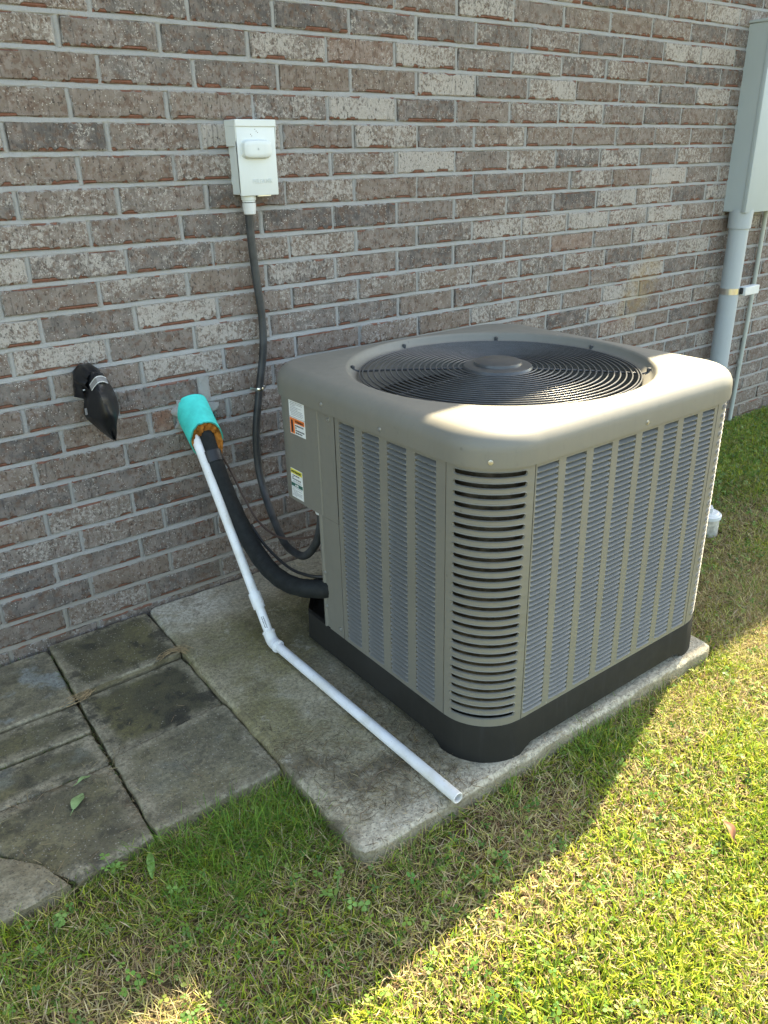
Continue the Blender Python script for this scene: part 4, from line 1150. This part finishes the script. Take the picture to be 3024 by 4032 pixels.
# ------------------------------------------------------------------ utility box and conduits at the right
def utility():
    x0, x1, z0, z1, yf = 2.958, 3.34, 1.030, 1.800, -0.113
    t = empty('utility_box', (3.15, -0.05, z0), 'tall grey metal utility box fixed to the wall at the right edge', 'utility box')
    G().box((x0, yf + 0.012, z0), (x1, 0.004, z1 - 0.012), 0.002, 1).make('enclosure', 'util', t, smooth=40)
    c = G().box((x0 - 0.003, yf, z0 - 0.003), (x1 + 0.003, yf + 0.022, z1 - 0.014), 0.003, 2).make('cover', 'util', t, smooth=40)
    G().box((x0 - 0.006, yf - 0.004, z1 - 0.012), (x1 + 0.006, 0.004, z1), 0.002, 1).make('lid', 'util', t, smooth=40)
    G().box((x0 + 0.10, yf - 0.002, 1.42), (x0 + 0.20, yf, 1.60)).make('label', 'paper', c)
    t2 = empty('utility_conduit', (3.005, -0.062, -0.1), 'thick grey plastic conduit below the utility box', 'conduit')
    X, Y, R_ = 3.008, -0.062, 0.0445
    G().tube([(X, Y, -0.15), (X, Y, 0.35), (X, Y, 1.03)], R_, 36, False).make('pipe', 'gpvc', t2, smooth=60)
    G().lathe([(R_, 0.0), (0.0515, 0.002), (0.0535, 0.07), (0.0535, 0.085)], (X, Y, 0.955), (0, 0, 1), 36).make('coupling', 'gpvc', t2, smooth=40)
    G().lathe([(R_, 0.0), (0.049, 0.001), (0.049, -0.16), (R_, -0.162)], (X, Y, 0.265), (0, 0, 1), 36).make('coupling', 'gpvc', t2, smooth=40)
    G().lathe([(R_ + 0.0005, -0.014), (0.0462, -0.014), (0.0462, 0.014), (R_ + 0.0005, 0.014)], (X, Y, 0.67), (0, 0, 1), 36).make('clamp_band', 'steel', t2, smooth=40)
    G().box((X + 0.02, Y - 0.054, 0.655), (X + 0.05, Y - 0.037, 0.685), 0.003, 1).make('clamp_screw', 'void', t2, smooth=40)
    G().box((X + 0.03, Y - 0.066, 0.648), (X + 0.155, Y - 0.030, 0.690), 0.003, 1).make('bonding_bar', 'white', t2, smooth=40)
    t3 = empty('thin_conduit', (3.30, -0.016, -0.1), 'thin grey-green conduit against the wall right of the thick one', 'conduit')
    G().tube([(3.312, -0.017, 1.05), (3.305, -0.017, 0.5), (3.283, -0.016, -0.12)], 0.0108, 16).make('pipe', 'thinpipe', t3, smooth=60)
    G().lathe([(0.0108, -0.012), (0.0135, -0.012), (0.0135, 0.012), (0.0108, 0.012)], (3.293, -0.0165, 0.27), (0, 0, 1), 16).make('coupling', 'thinpipe', t3, smooth=40)


utility()


def cleanout():
    c = (1.955, -0.715); t = empty('sewer_cleanout', (c[0], c[1], -0.08), 'short white round cleanout pipe with capped top in the grass', 'cleanout')
    G().lathe([(0.048, -0.12), (0.048, 0.002), (0.04, 0.004)], (*c, 0), (0, 0, 1), 40).make('pipe', 'cleanpipe', t, smooth=40)
    G().lathe([(0.048, -0.004), (0.053, -0.002), (0.053, 0.010), (0.050, 0.013), (0.043, 0.014), (0.041, 0.018), (0.038, 0.020), (0.0, 0.021)], (*c, 0), (0, 0, 1), 40).make('cap', 'white', t, smooth=30)
    G().box((c[0] - 0.018, c[1] - 0.018, 0.02), (c[0] + 0.018, c[1] + 0.018, 0.040), 0.002, 1, rot=[[0.8, -0.6, 0], [0.6, 0.8, 0], [0, 0, 1]]).make('square_nut', 'white', t, smooth=40)


cleanout()
# GRASS_MARK

# ------------------------------------------------------------------ lawn
def vnoise(x, y, sc, seed):
    r = np.random.default_rng(seed); g = r.random((64, 64)); X = x * sc + 100.3; Y = y * sc + 57.1
    xi = np.floor(X).astype(int); yi = np.floor(Y).astype(int); fx = X - xi; fy = Y - yi; fx = fx * fx * (3 - 2 * fx); fy = fy * fy * (3 - 2 * fy)
    a = g[xi % 64, yi % 64]; b = g[(xi + 1) % 64, yi % 64]; c = g[xi % 64, (yi + 1) % 64]; d = g[(xi + 1) % 64, (yi + 1) % 64]
    return (a * (1 - fx) + b * fx) * (1 - fy) + (c * (1 - fx) + d * fx) * fy


def gauss(x, y, cx, cy, sx, sy): return np.exp(-((x - cx) / sx) ** 2 - ((y - cy) / sy) ** 2)


def free(x, y):
    """True where lawn can grow"""
    left = -0.018 + (-0.05 + 0.018) * np.clip(-y / 1.222, 0, 1)
    pad = (x > left - 0.002) & (x < 1.188) & (y > -1.228)
    pav = (x > -1.02) & (x < left + 0.02) & (y > -0.892)
    cut = (x < -0.53) & (x > -1.06) & (y > -0.918 - np.clip(-(x + 0.67), 0, 1) * 0.25) & (y < -0.7)
    cl = (x - 1.955) ** 2 + (y + 0.715) ** 2 < 0.066 ** 2
    return ~(pad | pav | cut | cl) & (y < -0.006)


def inframe(x, y, pad=120):
    q, d = project(np.stack([x, y, np.full_like(x, GZ)], -1))
    return (q[:, 0] > -pad) & (q[:, 0] < 3024 + pad) & (q[:, 1] > -pad) & (q[:, 1] < 4032 + pad) & (d > 0)


def sample(dens, x0, x1, y0, y1, rs, outer=0.3):
    n = int(dens * (x1 - x0) * (y1 - y0)); x = rs.uniform(x0, x1, n); y = rs.uniform(y0, y1, n)
    k = free(x, y) & (inframe(x, y) | (rs.random(n) < outer)); return x[k], y[k]


def greenness(x, y):
    g = 0.60 + 0.9 * (vnoise(x, y, 4.2, 1) - 0.5) + 0.6 * (vnoise(x, y, 11, 2) - 0.5)
    g += 0.12 * gauss(x, y, -0.20, -1.00, 0.20, 0.12) + 0.35 * gauss(x, y, -0.12, -1.30, 0.22, 0.06) + 0.4 * gauss(x, y, 0.62, -1.31, 0.13, 0.06)
    g -= 0.75 * gauss(x, y, 0.25, -1.33, 0.26, 0.09) + 0.45 * gauss(x, y, -0.42, -1.22, 0.22, 0.10) + 0.30 * gauss(x, y, 0.30, -1.55, 0.22, 0.12) + 0.45 * gauss(x, y, 1.5, -1.02, 0.45, 0.16)
    g += 0.55 * (x > 1.3) * np.clip((y + 0.75) / 0.3, 0, 1)
    g += 0.10 * np.clip((-1.42 - y) / 0.1, 0, 1)
    return np.clip(g, 0.03, 0.97)


def bare(x, y):
    b = gauss(x, y, 0.13, -1.262, 0.19, 0.030) + 0.8 * gauss(x, y, 1.75, -0.80, 0.22, 0.06) + 0.8 * gauss(x, y, 2.3, -0.86, 0.14, 0.07) + 0.5 * gauss(x, y, -0.44, -0.94, 0.12, 0.02) + 0.6 * gauss(x, y, 1.45, -0.95, 0.14, 0.06)
    return np.clip(b, 0, 1)


def blade_mesh(name, x, y, z, ln, wd, az, lean, droop, col, mat, rs, seg=3, twist=0.6):
    n = len(x); ts = np.linspace(0, 1, seg + 1); d = np.stack([np.cos(az), np.sin(az)], -1)
    tw = rs.normal(0, twist, n); side = np.stack([-np.sin(az + tw), np.cos(az + tw), rs.normal(0, 0.35, n)], -1); side /= np.linalg.norm(side, axis=1)[:, None]
    V = np.zeros((n, 2 * seg + 1, 3), np.float32)
    for i, t in enumerate(ts):
        hz = ln * (np.sin(lean) * t + droop * t * t * 0.5); vt = ln * (np.cos(lean) * t - droop * t * t * 0.62 * np.cos(lean))
        p = np.stack([x + d[:, 0] * hz, y + d[:, 1] * hz, z + vt], -1)
        if i == seg: V[:, 2 * seg] = p
        else:
            w = wd * (1.0 - 0.45 * t) * (0.75 if i == 0 else 1) * 0.5
            V[:, 2 * i] = p - side * w[:, None]; V[:, 2 * i + 1] = p + side * w[:, None]
    nv = 2 * seg + 1; basei = (np.arange(n) * nv)[:, None]
    quads = np.array([[2 * i, 2 * i + 1, 2 * i + 3, 2 * i + 2] for i in range(seg - 1)]).reshape(-1)
    loops = np.concatenate([(basei + quads[None]), basei + np.array([[2 * seg - 2, 2 * seg - 1, 2 * seg]])], 1).astype(np.int32)
    nq = seg - 1; starts = np.concatenate([np.arange(nq) * 4, [nq * 4]]); per = nq * 4 + 3
    ls = (np.arange(n)[:, None] * per + starts[None]).ravel().astype(np.int32)
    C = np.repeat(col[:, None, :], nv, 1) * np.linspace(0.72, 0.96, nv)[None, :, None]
    return V.reshape(-1, 3), loops.ravel(), ls, np.concatenate([C.reshape(-1, 3), np.ones((n * nv, 1))], 1)


def raw_object(name, parts, mat, label, cat, parent=None):
    V = np.concatenate([p[0] for p in parts]); offs = np.cumsum([0] + [len(p[0]) for p in parts]); loff = np.cumsum([0] + [len(p[1]) for p in parts])
    Lp = np.concatenate([p[1] + offs[i] for i, p in enumerate(parts)]); ST = np.concatenate([p[2] + loff[i] for i, p in enumerate(parts)]); C = np.concatenate([p[3] for p in parts])
    me = bpy.data.meshes.new(name); me.vertices.add(len(V)); me.vertices.foreach_set('co', V.astype(np.float32).ravel())
    me.loops.add(len(Lp)); me.loops.foreach_set('vertex_index', Lp.astype(np.int32))
    me.polygons.add(len(ST)); me.polygons.foreach_set('loop_start', ST.astype(np.int32))
    me.update(calc_edges=True); me.validate()
    set_attr(me, 'Col', 'FLOAT_COLOR', 'POINT', C); me.materials.append(MT[mat]); me.shade_smooth()
    o = bpy.data.objects.new(name, me); COL.objects.link(o)
    return tag(o, label, cat, kind='stuff')


def colmix(rs, n, cols, jit=0.12):
    c = np.array(cols)[rs.integers(0, len(cols), n)]; return np.clip(c * rs.normal(1, jit, (n, 1)) * rs.normal(1, 0.05, (n, 3)), 0.004, 0.9)


GREENS = [(0.18, 0.29, 0.025), (0.29, 0.39, 0.032), (0.12, 0.21, 0.025), (0.42, 0.48, 0.05), (0.50, 0.52, 0.07)]
STRAWS = [(0.46, 0.37, 0.20), (0.56, 0.47, 0.27), (0.38, 0.28, 0.15), (0.29, 0.19, 0.10), (0.54, 0.48, 0.19), (0.48, 0.46, 0.13)]


def lawn():
    rs = np.random.default_rng(21); green = []; straw = []
    areas = ((-0.95, 1.95, -2.45, -0.86, 1.0), (1.15, 4.4, -1.35, 0.0, 0.8), (-2.4, 5.6, -3.5, 0.0, 0.16))
    for x0, x1, y0, y1, f in areas:
        # green blades
        x, y = sample(36000 * f, x0, x1, y0, y1, rs); k = (rs.random(len(x)) < greenness(x, y)) & (rs.random(len(x)) > bare(x, y)); x, y = x[k], y[k]; n = len(x)
        ln = rs.uniform(0.014, 0.040, n) * (0.8 + 0.5 * greenness(x, y)); wd = rs.uniform(0.0016, 0.0036, n) * (1 + 0.25 * np.clip((-1.36 - y) / 0.08, 0, 1))
        green.append(blade_mesh('', x, y, ground_h(x, y) - 0.003, ln, wd, rs.uniform(0, 2 * np.pi, n), np.abs(rs.normal(0.5, 0.35, n)), rs.uniform(0.1, 0.8, n), colmix(rs, n, GREENS), 'grass', rs, 2 if f < 0.3 else 3))
        # dry blades, mostly lying
        x, y = sample(34000 * f, x0, x1, y0, y1, rs); k = (rs.random(len(x)) < 1.12 - 0.75 * greenness(x, y)) & (rs.random(len(x)) > 0.8 * bare(x, y)); x, y = x[k], y[k]; n = len(x)
        cut_ = np.clip((-1.36 - y) / 0.08, 0, 1); ln = rs.uniform(0.014, 0.042, n) * (1 - 0.32 * cut_); wd = rs.uniform(0.0012, 0.0030, n) * (1 + 0.35 * cut_); lean = np.clip(rs.normal(1.05, 0.35, n), 0.1, 1.5)
        straw.append(blade_mesh('', x, y, ground_h(x, y) + rs.uniform(-0.002, 0.010, n), ln, wd, rs.uniform(0, 2 * np.pi, n), lean, rs.uniform(-0.2, 0.5, n), colmix(rs, n, STRAWS), 'straw', rs, 2, 0.9))
    # fine long tufts beside the pavers and along the pad edge
    tufts = [(-0.27, -0.93, 0.060, 190), (-0.20, -0.96, 0.055, 190), (-0.23, -1.02, 0.06, 170), (-0.15, -1.02, 0.05, 150), (-0.30, -1.02, 0.05, 120), (-0.085, -0.96, 0.028, 90), (-0.082, -1.06, 0.028, 110), (-0.10, -1.12, 0.03, 70),
             (-0.395, -0.905, 0.014, 40), (-0.33, -0.935, 0.03, 70), (0.63, -1.285, 0.045, 110), (0.56, -1.30, 0.035, 80), (0.75, -1.28, 0.03, 60), (-0.30, -1.12, 0.05, 110), (-0.22, -1.14, 0.05, 90), (-0.60, -1.02, 0.03, 60), (-0.68, -1.06, 0.04, 80),
             (0.30, -1.30, 0.03, 40), (1.6, -1.1, 0.08, 110), (1.42, -0.90, 0.07, 120), (1.95, -0.55, 0.1, 120), (2.3, -0.5, 0.1, 120), (-0.36, -1.10, 0.05, 90), (0.02, -1.30, 0.035, 60), (-0.42, -1.05, 0.04, 50)]
    for cx, cy, s, n in tufts:
        n = int(n * 1.15); x = rs.normal(cx, s * 0.62, n); y = rs.normal(cy, s * 0.55, n); k = free(x - 0.0, y); x, y = x[k], y[k]; n = len(x)
        az = np.arctan2(y - cy, x - cx) + rs.normal(0, 0.8, n); ln = rs.uniform(0.045, 0.105, n); wd = rs.uniform(0.0009, 0.0020, n)
        green.append(blade_mesh('', x, y, ground_h(x, y) - 0.003, ln, wd, az, np.abs(rs.normal(0.45, 0.3, n)), rs.uniform(0.2, 1.1, n), colmix(rs, n, [(0.12, 0.25, 0.028), (0.17, 0.32, 0.04), (0.09, 0.19, 0.025), (0.24, 0.35, 0.05)]), 'grass', rs, 4, 0.4))
    # blades flopping over the pad and paver edges
    for (ax_, ay_), (bx_, by_), n, out in (((-0.052, -1.228), (1.18, -1.236), 900, (0, -1)), ((-0.056, -1.22), (-0.045, -0.90), 420, (-1, 0)), ((-0.52, -0.905), (-0.05, -0.892), 330, (0, -1)), ((-0.68, -0.925), (-0.54, -0.912), 120, (0, -1))):
        t_ = rs.random(n); cl_ = vnoise(t_ * 3, t_ * 0 + ax_, 5, 4); k = rs.random(n) < cl_ * 1.3; t_ = t_[k]; n = len(t_); o_ = np.abs(rs.normal(0, 0.012, n))
        x = ax_ + (bx_ - ax_) * t_ + out[0] * o_; y = ay_ + (by_ - ay_) * t_ + out[1] * o_; isg = rs.random(n) < np.clip(greenness(x, y), 0.15, 0.8)
        for msk, lst, cols, wmax in ((isg, green, GREENS[:3], 0.0024), (~isg, straw, STRAWS, 0.0020)):
            q = int(msk.sum())
            if q: lst.append(blade_mesh('', x[msk], y[msk], ground_h(x[msk], y[msk]), rs.uniform(0.03, 0.075, q), rs.uniform(0.001, wmax, q), rs.uniform(0, 6.28, q), np.abs(rs.normal(0.5, 0.35, q)), rs.uniform(0.3, 1.1, q), colmix(rs, q, cols), 'grass', rs, 3, 0.5))
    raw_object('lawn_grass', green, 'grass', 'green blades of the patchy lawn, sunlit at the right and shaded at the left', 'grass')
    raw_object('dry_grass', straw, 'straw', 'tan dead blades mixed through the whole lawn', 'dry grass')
    # clover and chickweed leaves: three small leaflets each
    parts = []
    cx, cy = sample(2600, -0.95, 1.95, -2.45, -0.86, rs); w = 0.16 + 1.2 * gauss(cx, cy, -0.02, -1.32, 0.16, 0.05) + 1.1 * gauss(cx, cy, -0.28, -1.22, 0.10, 0.04) + 0.9 * gauss(cx, cy, 0.16, -1.36, 0.12, 0.05) + 0.5 * vnoise(cx, cy, 6, 9) ** 2
    k = rs.random(len(cx)) < w; cx, cy = cx[k], cy[k]
    rx, ry = sample(6500, 1.15, 4.4, -1.0, 0.0, rs); k = rs.random(len(rx)) < (0.25 + 0.75 * np.clip((ry + 0.7) / 0.3, 0, 1)) * (1 - bare(rx, ry)); cx = np.concatenate([cx, rx[k]]); cy = np.concatenate([cy, ry[k]])
    ex = np.array([-0.47, -0.455, -0.44, -0.43, -0.41, -0.60, -0.585, -0.61, -0.56]); ey = np.array([-0.925, -0.94, -0.93, -0.915, -0.925, -0.985, -0.975, -0.965, -0.97])
    n = len(cx); z = ground_h(cx, cy) + rs.uniform(0.006, 0.026, n); a0 = rs.uniform(0, 6.28, n); sz = rs.uniform(0.0028, 0.0058, n); tilt = rs.normal(0, 0.45, (n, 2)); col = colmix(rs, n, [(0.10, 0.21, 0.04), (0.15, 0.27, 0.05), (0.08, 0.17, 0.035), (0.22, 0.30, 0.06)])
    for j in range(3):
        a = a0 + j * 2.094; d = np.stack([np.cos(a), np.sin(a)], -1); s = np.stack([-np.sin(a), np.cos(a)], -1)
        pts = []
        for u, v in ((0.1, 0), (0.75, -0.62), (1.5, -0.62), (1.85, 0.0), (1.5, 0.62), (0.75, 0.62)):
            ox = d * (u * sz)[:, None] + s * (v * sz)[:, None]
            pts.append(np.stack([cx + ox[:, 0], cy + ox[:, 1], z + (ox * tilt).sum(1) - 0.25 * u * u * sz * 0.3], -1))
        V = np.stack(pts, 1); lp = (np.arange(n)[:, None] * 6 + np.arange(6)[None]).ravel(); ls = np.arange(n) * 6
        parts.append((V.reshape(-1, 3), lp, ls, np.concatenate([np.repeat(col[:, None], 6, 1).reshape(-1, 3), np.ones((n * 6, 1))], 1)))
    raw_object('clover_leaves', parts, 'clover', 'small green clover and chickweed leaves scattered through the lawn', 'clover')
    # dry clippings lying on the pad and pavers
    parts = []; xs, ys, zs = [], [], []
    for c_x, c_y, sx, sy, n, z in ((0.06, -0.93, 0.07, 0.07, 330, 0.002), (0.13, -1.07, 0.08, 0.06, 520, 0.002), (0.24, -0.95, 0.03, 0.12, 330, 0.002), (0.05, -1.10, 0.06, 0.05, 160, 0.002), (0.02, -0.86, 0.05, 0.03, 120, 0.002), (0.22, -1.16, 0.06, 0.03, 170, 0.002), (0.10, -0.80, 0.1, 0.1, 60, 0.002),
                                   (0.5, -1.215, 0.4, 0.008, 150, 0.002), (-0.36, -0.62, 0.05, 0.03, 70, -0.018), (-0.35, -0.72, 0.02, 0.08, 60, -0.016), (-0.45, -0.75, 0.10, 0.09, 70, -0.019), (-0.20, -0.72, 0.09, 0.09, 60, -0.009), (-0.2, -0.45, 0.09, 0.09, 35, -0.017), (-0.55, -0.62, 0.05, 0.03, 40, -0.02), (-0.5, -0.18, 0.09, 0.09, 30, -0.014), (-0.17, -0.15, 0.09, 0.08, 25, -0.003)):
        xs.append(rs.normal(c_x, sx, n)); ys.append(rs.normal(c_y, sy, n)); zs.append(np.full(n, z))
    x, y, z = np.concatenate(xs), np.concatenate(ys), np.concatenate(zs); k = ~free(x, y) & (y < -0.02) & ~((x > 0.283) & (y > -1.21) & (x < 1.18)); x, y, z = x[k], y[k], z[k]; n = len(x)
    parts.append(blade_mesh('', x, y, z + rs.uniform(0, 0.004, n), rs.uniform(0.008, 0.038, n), rs.uniform(0.0007, 0.0019, n), rs.uniform(0, 6.28, n), rs.uniform(1.42, 1.57, n), rs.uniform(-0.05, 0.05, n), colmix(rs, n, [(0.30, 0.22, 0.12), (0.17, 0.12, 0.07), (0.40, 0.32, 0.18), (0.10, 0.075, 0.045)]), 'straw', rs, 2, 0.3))
    raw_object('grass_clippings', parts, 'straw', 'dry clippings scattered over the concrete pad and pavers', 'clippings')
    # moss and weeds in the paver joints
    xs, ys, zs = [], [], []
    for a, b, n, z in (((-0.335, -0.34), (-0.345, -0.60), 130, -0.022), ((-0.345, -0.60), (-0.354, -0.86), 80, -0.020), ((-0.64, -0.456), (-0.35, -0.461), 110, -0.024), ((-0.64, -0.60), (-0.35, -0.605), 50, -0.024), ((-0.325, -0.02), (-0.333, -0.30), 80, -0.012), ((-0.63, -0.74), (-0.53, -0.90), 150, -0.02), ((-0.03, -0.30), (-0.04, -0.86), 60, -0.006), ((-0.60, -0.012), (-0.33, -0.010), 60, -0.018)):
        t = rs.random(n); xs.append(a[0] + (b[0] - a[0]) * t + rs.normal(0, 0.004, n)); ys.append(a[1] + (b[1] - a[1]) * t + rs.normal(0, 0.004, n)); zs.append(np.full(n, z - 0.006))
    x, y, z = map(np.concatenate, (xs, ys, zs)); n = len(x)
    p = blade_mesh('', x, y, z, rs.uniform(0.006, 0.016, n), rs.uniform(0.0012, 0.0028, n), rs.uniform(0, 6.28, n), np.abs(rs.normal(0.7, 0.4, n)), rs.uniform(0.1, 0.8, n), colmix(rs, n, [(0.09, 0.15, 0.03), (0.06, 0.09, 0.025), (0.14, 0.16, 0.05), (0.2, 0.16, 0.08)]), 'grass', rs, 2)
    raw_object('joint_moss', [p], 'grass', 'moss and tiny weeds growing in the joints between the pavers', 'moss')


lawn()


# ------------------------------------------------------------------ loose leaves, straw bundles, weeds, twig
def straw_bundle(pts, n, spread, label, seed, green=0):
    rs = np.random.default_rng(seed); P = spline(pts, 6); g = G(); c = np.array(P).mean(0)
    for i in range(n):
        o = rs.normal(0, spread, 3); o[2] = abs(o[2]) * 0.7; a, b = sorted(rs.uniform(0, 1, 2)); b = min(1, b + 0.35); seg = P[int(a * (len(P) - 1)):max(int(b * (len(P) - 1)), int(a * (len(P) - 1)) + 3)]
        if len(seg) < 3: continue
        g.tube(seg + o + rs.normal(0, 0.0012, seg.shape) * np.array((1, 1, 0.3)), rs.uniform(0.0005, 0.0009), 4, False)
    o = g.make('straw_bundle', 'straw_stem', None, smooth=180, at=(c[0], c[1], P[:, 2].min()))
    return tag(o, label, 'straw')


MT['straw_stem'] = m_simple('straw_stem', (0.33, 0.23, 0.12), 0.8, var=0.4, scale=90)
MT['weed'] = m_simple('weed_leaf', (0.13, 0.24, 0.05), 0.55, var=0.25, scale=60)
MT['paleleaf'] = m_simple('pale_leaf', (0.22, 0.32, 0.13), 0.5, var=0.2, scale=70)
straw_bundle([(-0.10, -0.297, -0.006), (-0.065, -0.288, 0.002), (-0.035, -0.295, 0.004), (-0.018, -0.325, 0.002)], 26, 0.0075, 'bundle of dry straw at the paver joint beside the pad', 31)
straw_bundle([(-0.375, -0.322, -0.014), (-0.345, -0.326, -0.009), (-0.315, -0.322, -0.009), (-0.295, -0.312, -0.006)], 20, 0.007, 'bundle of dry straw where four pavers meet', 32)


def leaf(name, c, ln, wd, az, mat, label, cat, curl=0.15, tilt=0.0, roll=0.0):
    P = []; d = np.array((math.cos(az), math.sin(az))); s = np.array((-d[1], d[0]))
    for t in np.linspace(0, 1, 9):
        w = wd * math.sin(math.pi * min(1, t * 0.92 + 0.06)) ** 0.8; row = []
        for v in np.linspace(-1, 1, 5):
            q = d * (t - 0.5) * ln + s * v * w; row.append((c[0] + q[0], c[1] + q[1], c[2] + abs(v) * w * curl + tilt * (t - 0.5) * ln + roll * v * w + 0.004 * math.sin(t * 5)))
        P.append(row)
    g = G().grid(np.array(P)); g.tube([P[0][2], np.array(P[0][2]) - np.array((*(d * ln * 0.35), 0.0))], 0.0009, 5)
    return tag(g.make(name, mat, None, smooth=180, at=c), label, cat)


leaf('fallen_leaf', (-0.452, -0.688, -0.014), 0.052, 0.013, 0.9, 'paleleaf', 'green leaf lying on the dark paver, larger of two', 'leaf')
leaf('fallen_leaf', (-0.418, -0.625, -0.015), 0.034, 0.006, 0.35, 'paleleaf', 'narrow green leaf lying on the dark paver, smaller of two', 'leaf')
leaf('fallen_leaf', (0.602, -1.627, -0.016), 0.034, 0.012, 1.2, 'oldleaf', 'curled brown leaf standing in the sunlit lawn', 'leaf', 0.8, 0.7, 0.4)
leaf('weed_leaf', (-0.388, -0.945, -0.030), 0.062, 0.008, -1.9, 'weed', 'long flat green leaf in the grass below the paver edge', 'leaf', 0.3, -0.1)


def clover_plant(c, n, sp, label, seed):
    r = np.random.default_rng(seed); t = empty('clover_plant', c, label, 'clover')
    for i in range(n):
        e = np.array(c) + np.array((r.normal(0, sp), r.normal(0, sp), r.uniform(0.018, 0.038)))
        G().tube(spline([c, (np.array(c) + e) / 2 + np.array((0, 0, 0.006)), e], 4), 0.0007, 5).make('stem', 'weed', t, smooth=180)
        g = G(); a0 = r.uniform(0, 6.28); s = r.uniform(0.005, 0.0072); tl = r.normal(0, 0.3, 2)
        for j in range(3):
            a = a0 + j * 2.094; d = np.array((math.cos(a), math.sin(a))); q = np.array((-d[1], d[0])); V = []
            for u, v in ((0.08, 0), (0.7, -0.6), (1.4, -0.75), (1.75, -0.3), (1.62, 0), (1.75, 0.3), (1.4, 0.75), (0.7, 0.6)):
                o = d * u * s + q * v * s; V.append((e[0] + o[0], e[1] + o[1], e[2] + float(o @ tl) - 0.1 * abs(v) * s + 0.0012))
            g.add(V, [tuple(range(8))])
        g.make('leaf', 'weed', t)


clover_plant((-0.455, -0.915, -0.045), 6, 0.022, 'clover sprouting beside the paver front edge', 1)
clover_plant((-0.585, -0.975, -0.045), 6, 0.024, 'clover sprouting below the pale cut slab', 2)
clover_plant((-0.365, -1.03, -0.045), 3, 0.015, 'lone clover among the green tufts left of the pad', 3)
clover_plant((-0.13, -1.24, -0.045), 8, 0.03, 'clover patch in front of the pad corner', 4)
g = G().tube(spline([(0.06, -1.085, 0.004), (0.11, -1.055, 0.006), (0.16, -1.06, 0.005), (0.215, -1.035, 0.006)], 6), 0.0016, 6); g.tube(spline([(0.13, -1.057, 0.005), (0.15, -1.085, 0.006), (0.155, -1.12, 0.004)], 5), 0.0011, 5)
tag(g.make('twig', 'twig', None, smooth=180, at=(0.13, -1.06, 0.0)), 'thin dry twig lying on the pad beside the drain pipe', 'twig')
